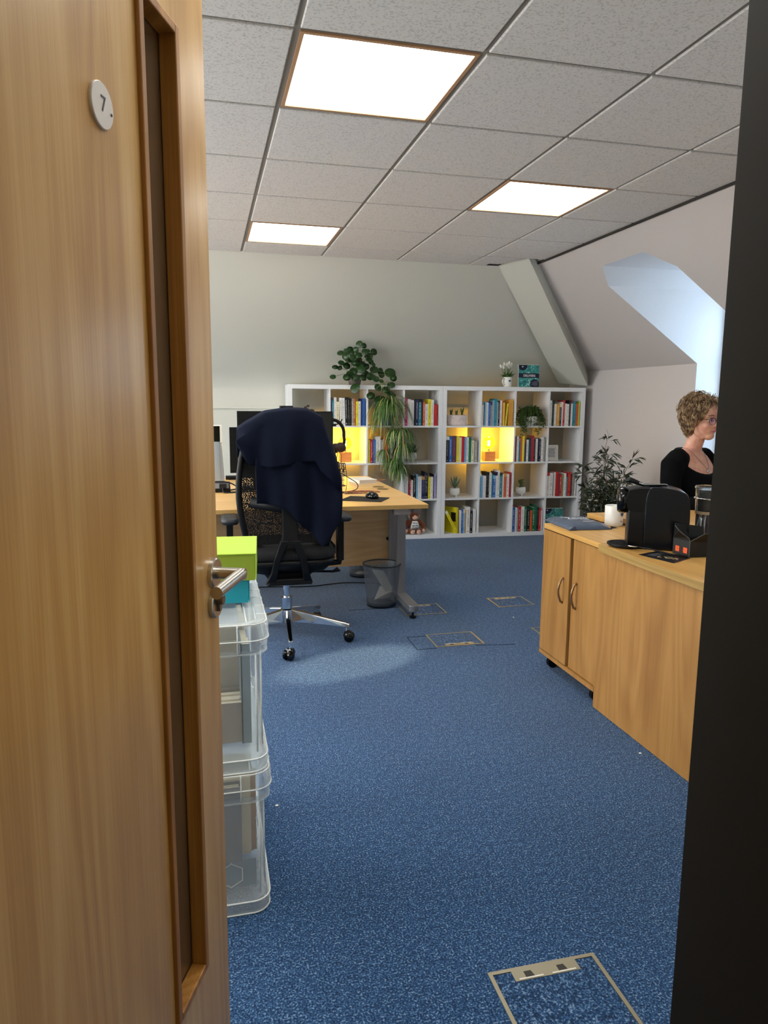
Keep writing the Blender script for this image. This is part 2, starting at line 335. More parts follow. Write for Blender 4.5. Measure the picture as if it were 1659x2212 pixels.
# light panels: one thing each; those out of view are added for fill
emitm = mat('led_diffuser', 'ffffff', 0.5, emit=(1.0, 0.985, 0.93, 1), es=PANEL_E)
emit_off = emitm
names = {(0, 0): 'large glowing square light panel nearest the camera in the grey tiled ceiling', (2, 2): 'glowing square light panel on the right of the ceiling, above the dormer side',
         (0, 4): 'farthest glowing light panel, small in view, near the back wall'}
hid = ['glowing ceiling light panel over the hidden left side of the room', 'glowing ceiling light panel in the far left corner of the room', 'glowing ceiling light panel just inside the door on the left', 'glowing ceiling light panel over the door end of the room', 'glowing ceiling light panel above the near end of the cabinets']
hi = 0
for a, b in LIGHTS:
    x, y = 0.30 + 0.6 * a + 0.3, 2.335 + 0.6 * b + 0.3
    if (a, b) in names: lb = names[(a, b)]
    else: lb = hid[hi]; hi += 1
    t = thing('ceiling_light', lb, 'ceiling light', (x, y, H), 0, 'recessed square light panels')
    mb = MB()
    for q0, q1 in (((-0.288, -0.288), (0.288, -0.275)), ((-0.288, 0.275), (0.288, 0.288)), ((-0.288, -0.275), (-0.275, 0.275)), ((0.275, -0.275), (0.288, 0.275))): mb.box((q0[0], q0[1], 0.001), (q1[0], q1[1], 0.02))
    obj('frame', mb, mat('light_frame', 'b98f6a', 0.5), t)
    mb = MB(); mb.box((-0.275, -0.275, 0.006), (0.275, 0.275, 0.018)); obj('diffuser', mb, emitm, t)
# back wall: knee wall with ledge and slope above (a mansard attic)
YB, ZB, ZT = 7.06, 1.5, 1.262; HT = H + 0.045
mb = MB(); pr = [(YB, 0.0), (YB, 1.38)]
A_, B_, C_ = Vector((YB, 1.38)), Vector((YB, 1.487)), Vector((YB - 0.16, 1.487 + 0.109))
pr += [tuple(A_.lerp(B_, k / 6).lerp(B_.lerp(C_, k / 6), k / 6)) for k in range(1, 7)] + [(5.632, H + 0.045)]
mb._add([p for y, z in pr for p in ((XL, y, z), (4.2, y, z))], [(2 * i, 2 * i + 1, 2 * i + 3, 2 * i + 2) for i in range(len(pr) - 1)])
struct(obj('wall_back', mb, wallm, smooth=True))
mb = MB(); mb.box((XL, YB - 0.018, ZT - 0.022), (3.75, YB + 0.02, ZT)); struct(obj('trim_1', mb, wallm))
# right wall: the visible dormer, plus an unseen one added for light
XR, ZR, XW = 3.75, 1.63, 4.0
sx = lambda z: 2.6 + (H - z) / 0.68
wr = MB(); dm = MB()
def F(pts, m=wr): m._add(pts, [tuple(range(len(pts)))])
def sl(y, z): return (sx(z), y, z)
def dormer(y0, mbw):
    a, b, c, d = y0, y0 + 0.14, y0 + 0.64, y0 + 0.81; zt, zc, zs = 2.287, 2.18, 0.88
    F([sl(a, zc), sl(b, zt), sl(b, HT), sl(a, HT)]); F([sl(b, zt), sl(c, zt), sl(c, HT), sl(b, HT)]); F([sl(c, zt), sl(d, zc), sl(d, HT), sl(c, HT)])
    F([(XR, a, 0), (XR, d, 0), (XR, d, zs), (XR, a, zs)])
    prof = [(a, zs), (a, ZR), (a, zc), (b, zt), (c, zt), (d, zc), (d, ZR), (d, zs)]
    xin = lambda z: XR if z <= ZR else sx(z)
    for i in range(8):
        (p, z0), (q, z1) = prof[i], prof[(i + 1) % 8]
        F([(xin(z0), p, z0), (XW + 0.1, p, z0), (XW + 0.1, q, z1), (xin(z1), q, z1)], mbw)
    return prof
Y1, Y2 = 1.35, 4.165
for s0, s1 in ((YF, Y1), (Y1 + 0.81, Y2), (Y2 + 0.81, 7.2)):
    F([(XR, s0, 0), (XR, s1, 0), (XR, s1, ZR), (XR, s0, ZR)]); F([sl(s0, ZR), sl(s1, ZR), sl(s1, HT), sl(s0, HT)])
for k, y0 in enumerate((Y2, Y1)):
    dmb = MB(); prof = dormer(y0, dmb); rv = obj('dormer_reveal', dmb, mat('dormer_paint', 'dfe2e6', 0.8, bump=(220, 0.05, 0.001)))
    w = bpy.data.objects.new('window_%d' % (k + 1), None); COL.objects.link(w); struct(w); rv.parent = w  # the second window is out of view, added for its light
    c = (sum(p[0] for p in prof) / 8, sum(p[1] for p in prof) / 8); n = len(prof)
    fm = MB(); ins = [(p[0] + (c[0] - p[0]) * 0.13, p[1] + (c[1] - p[1]) * 0.09) for p in prof]
    out = prof
    for i in range(n):
        j = (i + 1) % n
        vs = [(XW - 0.03, *out[i]), (XW - 0.03, *out[j]), (XW - 0.03, *ins[j]), (XW - 0.03, *ins[i]), (XW + 0.03, *out[i]), (XW + 0.03, *out[j]), (XW + 0.03, *ins[j]), (XW + 0.03, *ins[i])]
        fm._add(vs, [(0, 1, 2, 3), (4, 7, 6, 5), (0, 4, 5, 1), (3, 2, 6, 7)])
    fm.box((XW - 0.024, prof[0][0] + 0.04, 1.60), (XW + 0.024, prof[7][0] - 0.04, 1.66)); fm.box((XW - 0.022, c[0] - 0.03, 0.905), (XW + 0.022, c[0] + 0.03, 1.61))
    obj('window_frame', fm, mat('upvc', 'e8edf2', 0.35), w)
    g = MB(); g._add([(XW, *p) for p in ins], [tuple(range(n))]); go = obj('pane', g, mat('window_glass', 'f4fbff', 0.0, trans=1.0, ior=1.0, alpha=0.35), w)
    sb = MB(); sb.box((XR - 0.02, prof[0][0] + 0.001, 0.88), (XW - 0.03, prof[7][0] - 0.001, 0.90)); obj('sill', sb, mat('upvc', 'e8edf2', 0.35), w)
struct(obj('wall_right', wr, slopem))
# boxed-in hip rafter
A0, A1 = Vector((2.33, 5.67, 2.44)), Vector((3.55, 6.87, 1.518)); M0, M1 = Vector((2.461, 5.346, 2.425)), Vector((3.69, 6.53, 1.487)); C0, C1 = Vector((2.60, 5.45, 2.43)), Vector((3.77, 6.66, 1.618))
D0, D1 = Vector((2.62, 5.75, 2.43)), Vector((3.80, 6.95, 1.60))
mb = MB(); ex = [A1 + Vector((0.08, 0.02, -0.5)), M1 + Vector((0.02, 0.06, -0.5)), C1 + Vector((0.03, 0.0, -0.6)), D1 + Vector((0, 0, -0.6))]
mb.loft([[A0, M0, C0, D0], [A1, M1, C1, D1]]); struct(obj('trim_2', mb, wallm))
mb = MB(); mb.box((2.24, 5.60, H - 0.002), (2.34, 5.66, H + 0.02)); struct(obj('trim_3', mb, mat('shadow_gap', '2b2724', 0.8)))
# left wall, door wall, corridor
mb = MB(); W_A, W_B = (1.65, 3.55), (4.05, 5.95); z_a, z_b = 0.60, 2.30
mb.box((XL - 0.1, -1.6, 0), (XL, 7.2, z_a)); mb.box((XL - 0.1, -1.6, z_b), (XL, 7.2, H + 0.05))
for y0, y1 in ((-1.6, W_A[0]), (W_A[1], W_B[0]), (W_B[1], 7.2)): mb.box((XL - 0.1, y0, z_a), (XL, y1, z_b))
struct(obj('wall_left', mb, wallm))
for k, (y0, y1) in enumerate((W_A, W_B)):  # invented windows, out of view, letting side light on to the ceiling
    w = bpy.data.objects.new('window_%d' % (k + 3), None); COL.objects.link(w); struct(w); mb = MB()
    for a, b in (((y0, z_a), (y1, z_a + 0.06)), ((y0, z_b - 0.06), (y1, z_b)), ((y0, z_a + 0.06), (y0 + 0.06, z_b - 0.06)), ((y1 - 0.06, z_a + 0.06), (y1, z_b - 0.06)), (((y0 + y1) / 2 - 0.03, z_a + 0.06), ((y0 + y1) / 2 + 0.03, z_b - 0.06))): mb.box((XL - 0.08, a[0], a[1]), (XL - 0.03, b[0], b[1]))
    obj('window_frame', mb, MATS['upvc'], w)
    mb = MB(); mb.box((XL - 0.06, y0 + 0.05, z_a + 0.05), (XL - 0.055, y1 - 0.05, z_b - 0.05)); obj('pane', mb, MATS['window_glass'], w)
DX0, DX1, DH = -0.318, 0.505, 2.06
mb = MB(); mb.box((XL, 0.50, 0), (DX0 - 0.03, YF, H + 0.04)); mb.box((DX1 + 0.03, 0.50, 0), (3.8, YF, H + 0.04)); mb.box((DX0 - 0.03, 0.50, DH + 0.03), (DX1 + 0.03, YF, H + 0.04)); struct(obj('wall_front', mb, wallm))
mb = MB(); mb.box((DX1, 0.47, 0), (DX1 + 0.06, YF + 0.001, DH)); mb.box((DX0 - 0.06, 0.47, 0), (DX0, 0.56, DH)); mb.box((DX0 - 0.06, 0.47, DH), (DX1 + 0.06, YF + 0.001, DH + 0.06))
mb.box((DX1 + 0.06, 0.475, 0), (DX1 + 0.12, 0.5, DH + 0.1)); struct(obj('door_1', mb, charc))
mb = MB(); mb.box((XL, -1.7, 0), (1.7, -1.6, H)); mb.box((1.6, -1.6, 0), (1.7, 0.5, H)); mb.box((XL, -1.7, H), (1.7, 0.5, H + 0.05)); struct(obj('wall_corridor', mb, mat('corridor_paint', 'd8cdb8', 0.85)))
t = thing('ceiling_light', 'warm glowing square light panel on the corridor ceiling behind the camera', 'ceiling light', (0.75, -0.55, H))
mb = MB(); mb.box((-0.3, -0.3, -0.03), (0.3, 0.3, 0.0)); obj('frame', mb, mat('light_frame', 'b98f6a', 0.5), t)
mb = MB(); mb.box((-0.275, -0.275, -0.035), (0.275, 0.275, -0.029)); obj('diffuser', mb, mat('warm_diffuser', 'ffffff', 0.5, emit=(1.0, 0.86, 0.62, 1), es=CORR_E), t)

# ================================================================== DOOR
door = thing('office_door', 'light oak veneer door, half open on the left, with a tall narrow glazed slot', 'door', (-0.2597, 0.590, 0.0), math.atan2(0.9348, 0.3552))
DW, DT = 0.77, 0.044
gx0, gx1, gz0, gz1 = DW - 0.243, DW - 0.122, 0.31, 1.853
mb = MB(); z0, z1 = 0.008, 2.045
mb.box((0, 0, z0), (gx0, DT, z1)); mb.box((gx1, 0, z0), (DW, DT, z1)); mb.box((gx0, 0, z0), (gx1, DT, gz0)); mb.box((gx0, 0, gz1), (gx1, DT, z1))
obj('leaf', mb, door_wood, door)
bw = 0.012
def bead(side):
    mb = MB(); y0, y1 = (-0.007, 0.020) if side == 0 else (0.024, DT + 0.007)
    mb.box((gx0 - 0.006, y0, gz0 - 0.006), (gx0 + bw - 0.004, y1, gz1 + 0.006)); mb.box((gx1 - bw + 0.004, y0, gz0 - 0.006), (gx1 + 0.006, y1, gz1 + 0.006))
    mb.box((gx0 + bw - 0.004, y0, gz0 - 0.006), (gx1 - bw + 0.004, y1, gz0 + bw - 0.004)); mb.box((gx0 + bw - 0.004, y0, gz1 - bw + 0.004), (gx1 - bw + 0.004, y1, gz1 + 0.006)); return mb
obj('glazing_bead', bead(0), bead_wood, door, bev=0.002); obj('glazing_bead', bead(1), bead_wood, door, bev=0.002)
mb = MB(); mb.box((gx0, 0.0205, gz0), (gx1, 0.0235, gz1)); obj('glass_pane', mb, mat('door_glass', '8a7a66', 0.12, trans=0.75, ior=1.5), door)
# lever handle, y- is the visible face
def ring_prof(r, t): return [(r, 0), (r, t - 0.002), (r - 0.002, t), (0.0001, t)]
def facing(mb): mb.M = Matrix.Rotation(PI / 2, 4, 'X'); return mb
hx = DW - 0.026
mb = facing(MB()); mb.lathe(ring_prof(0.027, 0.009), 36, cap=True); h = obj('rose', mb, steel, door, (hx, 0, 1.010), sharp=True)
mb = MB(); L0 = (hx, -0.009, 1.010); L1 = (hx, -0.052, 1.010)
mb.cyl((0, -0.008, 0), (0, -0.0605, 0), 0.0105, seg=24); mb.cyl((0.0, -0.0525, 0), (-0.125, -0.0525, -0.002), 0.0105, seg=24)
lv = obj('lever', mb, steel, door, (hx, 0, 1.010), sharp=True)
mb = facing(MB()); mb.lathe(ring_prof(0.027, 0.009), 36); e = obj('escutcheon', mb, steel, door, (hx, 0, 0.955), sharp=True)
mb = facing(MB()); mb.cyl((0, 0.006, 0.002), (0, 0.006, 0.020), 0.0085, seg=20); mb.box((-0.005, -0.014, 0.002), (0.005, 0.004, 0.014)); obj('lock_cylinder', mb, mat('dark_steel', '8d8882', 0.3, 1.0), door, (hx, 0, 0.955), sharp=True)
# number disc
sg = facing(MB()); sg.lathe([(0.0265, 0), (0.0265, 0.003), (0.0255, 0.004), (0.0001, 0.004)], 40)
sign = obj('number_disc', sg, mat('sign_white', 'dcd6d0', 0.45), door, (DW - 0.354, 0, 1.662), sharp=True, label='round white plastic disc with a grey number 7')
text_obj('numeral', '7', 0.026, mat('sign_grey', '4a4a58', 0.6), sign, (0.001, -0.0042, 0.001), (PI / 2, 0, 0))
sc = facing(MB()); sc.lathe([(0.0018, 0), (0.0018, 0.001), (0.0001, 0.0012)], 10); obj('screw', sc, mat('sign_grey', '4a4a58', 0.6), sign, (0.020, -0.004, -0.004))
# ================================================================== STORAGE BOXES behind the door
def plastic():
    m = bpy.data.materials.new('clear_plastic'); m.use_nodes = True; nt = m.node_tree; b = nt.nodes['Principled BSDF']
    b.inputs['Base Color'].default_value = rgb('f4f8f9'); b.inputs['Roughness'].default_value = 0.22
    tr = N(nt, 'ShaderNodeBsdfTransparent'); tr.inputs[0].default_value = (0.93, 0.96, 0.97, 1); mx = N(nt, 'ShaderNodeMixShader'); lw = N(nt, 'ShaderNodeLayerWeight'); lw.inputs[0].default_value = 0.35
    nz = N(nt, 'ShaderNodeTexNoise'); nz.inputs['Scale'].default_value = 12; ma = N(nt, 'ShaderNodeMath', operation='MULTIPLY_ADD'); nt.links.new(nz.outputs['Fac'], ma.inputs[0]); ma.inputs[1].default_value = 0.08
    a = N(nt, 'ShaderNodeMath', operation='MULTIPLY_ADD'); nt.links.new(lw.outputs['Facing'], a.inputs[0]); a.inputs[1].default_value = 0.42; a.inputs[2].default_value = 0.10
    nt.links.new(a.outputs[0], ma.inputs[2]); nt.links.new(ma.outputs[0], mx.inputs[0]); nt.links.new(tr.outputs[0], mx.inputs[1]); nt.links.new(b.outputs[0], mx.inputs[2])
    nt.links.new(mx.outputs[0], nt.nodes['Material Output'].inputs['Surface']); return m
plast = plastic()
plast_e = mat('plastic_rim', 'e9eeee', 0.3)
def rr(x0, y0, x1, y1, r, z, seg=5):
    P = []
    for cx, cy, a0 in ((x1 - r, y1 - r, 0), (x0 + r, y1 - r, 90), (x0 + r, y0 + r, 180), (x1 - r, y0 + r, 270)):
        for k in range(seg + 1):
            t = math.radians(a0 + 90 * k / seg); P.append((cx + r * math.cos(t), cy + r * math.sin(t), z))
    return P
BX0, BX1, BY0, BY1 = -0.34, 0.134, 1.705, 2.29
def crate(z, label, hgt=0.39, inset=0.0):
    t = thing('storage_box', label, 'storage box', (0, 0, z), 0)
    mb = MB()   # body, open at the top: foot skirt, wall, flared top
    i = lambda d, zz: rr(BX0 + d, BY0 + d, BX1 - d, BY1 - d, 0.045, zz)
    mb.loft([i(0.014, 0.03), i(0.016, 0.001), i(0.004, 0.001), i(0.003, 0.035), i(0.014, 0.055), i(0.018, 0.10), i(0.012, hgt - 0.075), i(0.010, hgt - 0.07)], cap=False)
    mb._add(i(0.014, 0.03), [tuple(range(24))])
    obj('tub', mb, plast, t, smooth=True)
    mb = MB()
    for zz, d, r in ((0.003, 0.004, 0.0022), (0.036, 0.003, 0.0022)): mb.tube(i(d, zz), r, 6, closed=True)
    for cx, cy in ((BX1 - 0.03, BY0 + 0.017), (BX1 - 0.016, BY0 + 0.05), (BX0 + 0.03, BY0 + 0.017), (BX1 - 0.016, BY1 - 0.05)): mb.cyl((cx, cy, 0.05), (cx, cy, hgt - 0.08), 0.0022, seg=6)
    obj('moulded_rib', mb, plast_e, t, smooth=True)
    mb = MB()
    mb.loft([i(0.008, hgt - 0.078), i(0.001, hgt - 0.076), i(-0.003, hgt - 0.04), i(-0.003, hgt - 0.036)], cap=False)
    mb.tube(i(0.001, hgt - 0.077), 0.0022, 6, closed=True)
    obj('rim', mb, plast, t, smooth=True)
    mb = MB()
    mb.loft([i(-0.004, hgt - 0.042), i(-0.004, hgt - 0.008), i(0.0, hgt - 0.001), i(0.022, hgt - 0.001), i(0.026, hgt - 0.010)], cap=False)
    mb._add(i(0.026, hgt - 0.010), [tuple(range(24))])
    obj('lid', mb, plast, t, smooth=True)
    mb = MB(); mb.tube(i(-0.004, hgt - 0.042), 0.0018, 6, closed=True); mb.tube(i(0.0, hgt - 0.002), 0.0018, 6, closed=True); mb.tube(i(0.025, hgt - 0.009), 0.0018, 6, closed=True)
    for k in range(6): yy = BY0 + 0.09 + k * 0.08; mb.tube([(BX1 - 0.024, yy, hgt - 0.0015), (BX1 + 0.003, yy, hgt - 0.0015), (BX1 + 0.004, yy, hgt - 0.04)], 0.0014, 5)
    for xx in (-0.2, -0.07, 0.06): mb.tube([(xx, BY0 - 0.001, hgt - 0.002), (xx, BY0 - 0.004, hgt - 0.042), (xx, BY0 + 0.001, hgt - 0.075)], 0.0018, 5)
    mb.tube([(0.085, BY0 + 0.03, hgt - 0.009), (0.085, BY1 - 0.03, hgt - 0.009)], 0.0022, 5)
    obj('lid_rib', mb, plast_e, t, smooth=True)
    return t
cr1 = crate(0.0, 'clear plastic storage box on the carpet, lowest of the stack, holding binders and papers')
cr2 = crate(0.39, 'clear plastic storage box stacked on another, holding grey folders', 0.388)
# contents
grey1 = mat('folder_grey', '7a7c84', 0.7); grey2 = mat('folder_dark', '4e5560', 0.7); manila = mat('card_tan', 'c9a78a', 0.8); ivory = mat('ivory_paper', 'e9dfc6', 0.8); hexm = mat('hex_panel', '7d8fa0', 0.6)
def binder(name, lb, x0, x1, y0, y1, z0, z1, m, cat='folder', group=None, inner=True):
    t = thing(name, lb, cat, ((x0 + x1) / 2, (y0 + y1) / 2, z0), 0, group); w, d, h = (x1 - x0) / 2, (y1 - y0) / 2, z1 - z0
    mb = MB(); mb.box((-w, -d, 0), (w, -d + 0.003, h)); mb.box((-w, d - 0.003, 0), (w, d, h)); mb.box((-w, -d, 0), (-w + 0.003, d, h)); obj('cover', mb, m, t)
    mb = MB()
    for k in range(5): yy = -d + 0.005 + k * (2 * d - 0.012) / 5; mb.box((-w + 0.004, yy, 0.004), (w - 0.002 - 0.003 * (k % 3), yy + (2 * d - 0.012) / 6, h - 0.006 - 0.004 * (k % 2)))
    obj('pages', mb, ivory, t); return t
binder('lever_folder', 'grey lever folder standing at the front of the lowest storage box', -0.20, 0.062, 1.765, 1.80, 0.115, 0.325, grey1)
binder('paper_bundle', 'ivory paper bundle with ragged edges behind the grey folder in the lowest box', -0.18, 0.088, 1.805, 1.835, 0.11, 0.33, ivory, 'papers')
binder('card_folder', 'tan card folder standing in the lowest storage box', -0.18, 0.104, 1.84, 1.852, 0.095, 0.33, manila)
binder('dark_folder', 'dark blue grey folder leaning at the back of the lowest box', -0.15, 0.098, 1.92, 1.94, 0.04, 0.33, grey2)
t = thing('patterned_panel', 'blue grey sheet with white hexagon outlines at the foot of the lowest box', 'sheet', (0, 1.775, 0.035))
mb = MB(); mb.box((-0.3, 0, 0), (0.098, 0.003, 0.078)); obj('sheet', mb, hexm, t)
mb = MB()
for cx in (-0.19, -0.116, -0.042, 0.032):
    P = [(cx + 0.034 * math.sin(k * PI / 3), -0.0015, 0.037 + 0.034 * math.cos(k * PI / 3)) for k in range(6)]; mb.tube(P, 0.0013, 5, closed=True)
    mb.cyl((cx, -0.0015, 0.071), (cx, -0.0015, 0.078), 0.0013, seg=5)
obj('hexagon_outline', mb, white, t)
binder('box_file', 'grey brown box file lying flat in the upper storage box', -0.25, 0.075, 1.80, 1.90, 0.432, 0.54, mat('file_taupe', '8b827c', 0.7), 'folder')
binder('wallet_folder', 'pale grey folder standing in the upper storage box', -0.28, 0.082, 1.95, 1.975, 0.432, 0.70, mat('folder_pale', 'b9b3a8', 0.7))
binder('blue_folder', 'steel blue plastic folder leaning by the side wall of the upper box', 0.070, 0.094, 1.79, 2.2, 0.432, 0.70, mat('folder_blue', '6f8290', 0.4))
def card_box(name, lb, cx, y0, z, w, d, h, c1, c2, rz):
    t = thing(name, lb, 'box', (cx, y0, z), rz)
    mb = MB(); mb.box((-w, 0, 0), (-0.004, d, h * 0.96)); obj('tray', mb, c2, t, bev=0.001)
    mb = MB(); mb.box((-w - 0.002, -0.002, h * 0.96), (0, d + 0.002, h)); mb.box((-0.0035, 0.0, 0.002), (-0.0005, d, h * 0.96)); obj('lid', mb, c1, t, bev=0.001)
    return t
card_box('turquoise_box', 'turquoise blue cardboard box under the lime green box', 0.102, 1.885, 0.7825, 0.33, 0.24, 0.062, mat('teal_card', '1aa3bb', 0.6), mat('teal_card', '1aa3bb', 0.6), -0.02)
card_box('lime_box', 'lime green cardboard box on top of the turquoise box', 0.120, 1.872, 0.8455, 0.33, 0.245, 0.073, mat('lime_card', 'b9e04a', 0.55), mat('lime_dark', '93ad34', 0.6), -0.075)

# ================================================================== DESKS
def desk(y0, label, mirror=False):
    t = thing('office_desk', label, 'desk', (0.44, y0, 0), 0.0)
    s = -1 if mirror else 1
    Y = lambda a, b: (min(s * a, s * b), max(s * a, s * b))
    mb = MB(); a, b = Y(0.0, 0.80); mb.box((-0.80, a, 0.705), (0.80, b, 0.730)); top = obj('desktop', mb, [beech], t, bev=0.0015)
    mb = MB(); mb.box((-0.8005, *([a, 0.7055][0:1]), 0.7055), (-0.8, b, 0.7295)) if False else None
    mb = MB(); e0 = -0.0008 if not mirror else 0.0; mb.box((-0.799, Y(-0.0008, 0)[0], 0.706), (0.799, Y(-0.0008, 0)[1], 0.7285)); mb.box((0.8, a + 0.001, 0.706), (0.8008, b - 0.001, 0.7285)); obj('edge_band', mb, beech_edge, t)
    mb = MB(); a, b = Y(0.70, 0.718); mb.box((-0.74, a, 0.22), (0.755, b, 0.70)); obj('modesty_panel', mb, panel_wood, t)
    for sxx in (-0.765, 0.765):
        mb = MB(); a, b = Y(0.10, 0.74); mb.box((sxx - 0.025, a, 0.665), (sxx + 0.025, b, 0.704)); obj('top_rail', mb, silver, t, bev=0.003)
        for py in (0.47, 0.665):
            mb = MB(); a, b = Y(py - 0.022, py + 0.022); mb.box((sxx - 0.028, a, 0.085), (sxx + 0.028, b, 0.665)); obj('leg', mb, silver, t, bev=0.005)
        mb = MB(); a, b = Y(0.13, 0.77); mb.rbox((sxx - 0.032, a, 0.045), (sxx + 0.032, b, 0.088), 0.03); obj('foot', mb, silver, t, bev=0.006)
        mb = MB()
        for py in (0.17, 0.73): mb = MB(); mb.cyl((sxx, s * py, 0.0), (sxx, s * py, 0.012), 0.02); mb.cyl((sxx, s * py, 0.012), (sxx, s * py, 0.046), 0.007); obj('leveller', mb, blk, t)
    mb = MB(); mb.box((0.60, Y(0.02, 0.07)[0], 0.67), (0.70, Y(0.02, 0.07)[1], 0.7045)); obj('latch', mb, silver, t)
    mb = MB(); mb.lathe([(0.04, 0.7301), (0.04, 0.733), (0.034, 0.7335), (0.033, 0.7315), (0.0, 0.7315)], 28, (0.71, s * 0.745, 0)); obj('cable_port', mb, mat('port_bronze', '9b8560', 0.35, 0.7), t, smooth=True)
    mb = MB(); mb.cyl((0.735, Y(0.69, 0.7)[0], 0.40), (0.735, Y(0.69, 0.7)[1], 0.40), 0.011); obj('cam_lock', mb, blk, t)
    return t
desk(3.93, 'beech desk nearest the chair, with the black mouse mat on it')
desk(5.55, 'beech desk behind the near one, with the white notebook on it', True)

# monitors
def monitor(lb, x, y, zc, w, h, foot=True):
    t = thing('monitor', lb, 'monitor', (x, y, 0.730))
    mb = MB(); mb.box((-w / 2, -0.012, zc - h / 2), (w / 2, 0.014, zc + h / 2)); mb.loft([[(-w * .32, 0.014, zc - h * .3), (w * .32, 0.014, zc - h * .3), (w * .32, 0.014, zc + h * .3), (-w * .32, 0.014, zc + h * .3)], [(-w * .2, 0.05, zc - h * .2), (w * .2, 0.05, zc - h * .2), (w * .2, 0.05, zc + h * .2), (-w * .2, 0.05, zc + h * .2)]]); obj('housing', mb, blk, t, bev=0.002)
    mb = MB(); mb.box((-w / 2 + 0.008, -0.0135, zc - h / 2 + 0.012), (w / 2 - 0.008, -0.0118, zc + h / 2 - 0.008)); obj('screen', mb, mat('screen_off', '16181a', 0.25), t)
    mb = MB(); mb.box((-0.03, 0.03, 0.012), (0.03, 0.055, zc)); obj('stand', mb, blk, t, bev=0.003)
    mb = MB(); mb.rbox((-0.12, -0.06, 0.0005), (0.12, 0.13, 0.012), 0.02); obj('base', mb, blk, t, bev=0.002)
    return t
monitor('large black monitor behind the draped chair', 0.478, 4.45, 0.32, 0.585, 0.405)
monitor('black monitor half hidden, edge showing left of the large one', 0.33, 4.82, 0.262, 0.36, 0.30)
t = thing('webcam', 'black webcam clipped on top of the large monitor', 'webcam', (0.482, 4.447, 1.2555))
mb = MB(); P = rr(-0.042, -0.016, 0.042, 0.008, 0.011, 0); mb.prism([(p[0], p[1]) for p in P], 0.004, 0.030); obj('body', mb, blk, t, bev=0.003)
mb = MB(); mb.cyl((0, -0.018, 0.017), (0, -0.015, 0.017), 0.009); obj('lens', mb, gloss, t)
mb = MB(); mb.box((-0.02, -0.02, 0.0), (0.02, 0.018, 0.004)); obj('clip', mb, blk, t)
# headset hanging by the monitor
t = thing('headset', 'black headset with microphone hanging on the right side of the monitor', 'headset', (0.79, 4.47, 0.73))
P = [(0.00, 0, 0.20 + 0.0)]; arc = [(0.003 + 0.0 * k, 0, 0) for k in range(2)]
A = [( -0.02 + 0.075 * math.sin(a), 0.0, 0.385 + 0.085 * math.cos(a)) for a in [math.radians(d) for d in range(-15, 100, 8)]]
A += [(0.058, 0, 0.34), (0.054, 0, 0.315)]
mb = MB(); mb.tube(A, 0.007, 8, flat=1.5); obj('headband', mb, blk, t, smooth=True)
mb = MB(); mb.ell((0.035, 0, 0.298), (0.035, 0.022, 0.032), M=Matrix.Rotation(0.5, 3, 'Y')); mb.ell((0.005, 0.03, 0.29), (0.03, 0.02, 0.032)); obj('earcup', mb, mat('earcup_brown', '2b1812', 0.5), t, smooth=True)
mb = MB(); mb.tube(cr([(0.015, -0.01, 0.27), (0.008, -0.015, 0.24), (0.003, -0.018, 0.215), (0.010, -0.018, 0.205)]), 0.0022, 6); mb.ell((0.014, -0.018, 0.204), (0.008, 0.006, 0.006)); obj('microphone', mb, blk, t, smooth=True)
mb = MB(); mb.tube(cr([(0.02, -0.01, 0.27), (0.035, -0.015, 0.25), (0.036, -0.01, 0.21), (0.045, 0.0, 0.18), (0.075, 0.03, 0.15), (0.085, 0.06, 0.05), (0.08, 0.08, 0.003)]), 0.0018, 6); obj('cable', mb, blk, t, smooth=True)
mb = MB(); mb.box((-0.03, -0.008, 0.43), (0.005, 0.008, 0.445)); mb.tube([(0.0, 0, 0.44), (0.03, 0, 0.448), (0.045, 0, 0.475)], 0.004, 6); obj('hook', mb, blk, t)
# wire cup of pens
t = thing('pen_cup', 'wire mesh cup holding black scissors and pens on the desk', 'pen holder', (0.905, 4.93, 0.7305))
mb = MB()
for k in range(14):
    a = 2 * PI * k / 14; mb.cyl((0.026 * math.cos(a), 0.026 * math.sin(a), 0.004), (0.038 * math.cos(a), 0.038 * math.sin(a), 0.10), 0.0009, seg=5)
for r, z in ((0.038, 0.10), (0.034, 0.07), (0.030, 0.04), (0.027, 0.005)): mb.tube([(r * math.cos(a), r * math.sin(a), z) for a in [2 * PI * k / 20 for k in range(20)]], 0.0016, 6, closed=True)
mb.lathe([(0.04, 0), (0.04, 0.004), (0.0, 0.004)], 20); obj('mesh_cup', mb, mat('wire_grey', '6c625a', 0.35, 0.8), t, smooth=True)
for i, (dx, dy, lx) in enumerate(((-0.015, 0.0, -0.024), (0.0, 0.012, 0.001), (0.014, -0.004, 0.026))):
    s = thing('scissors', ['scissors with black looped handles, leftmost in the pen cup', 'scissors with black looped handles, middle of the pen cup', 'scissors with black looped handles, rightmost in the pen cup'][i], 'scissors', (0.905 + dx, 4.93 + dy, 0.738), 0, 'scissors in the pen cup')
    mb = MB(); mb.tube([(0, 0, 0), ((lx - dx) * .5, 0, 0.09)], [0.002, 0.004], 6); obj('blade', mb, steel, s)
    mb = MB(); c0 = (lx - dx) * 0.8
    for q in (-1, 1): mb.tube([(c0 + q * 0.006 + 0.007 * math.cos(a), 0, 0.128 + 0.024 * math.sin(a)) for a in [2 * PI * k / 14 for k in range(14)]], 0.0028, 6, closed=True)
    mb.tube([((lx - dx) * .5, 0, 0.085), (c0, 0, 0.108)], 0.006, 6); obj('handle', mb, blk, s, smooth=True)
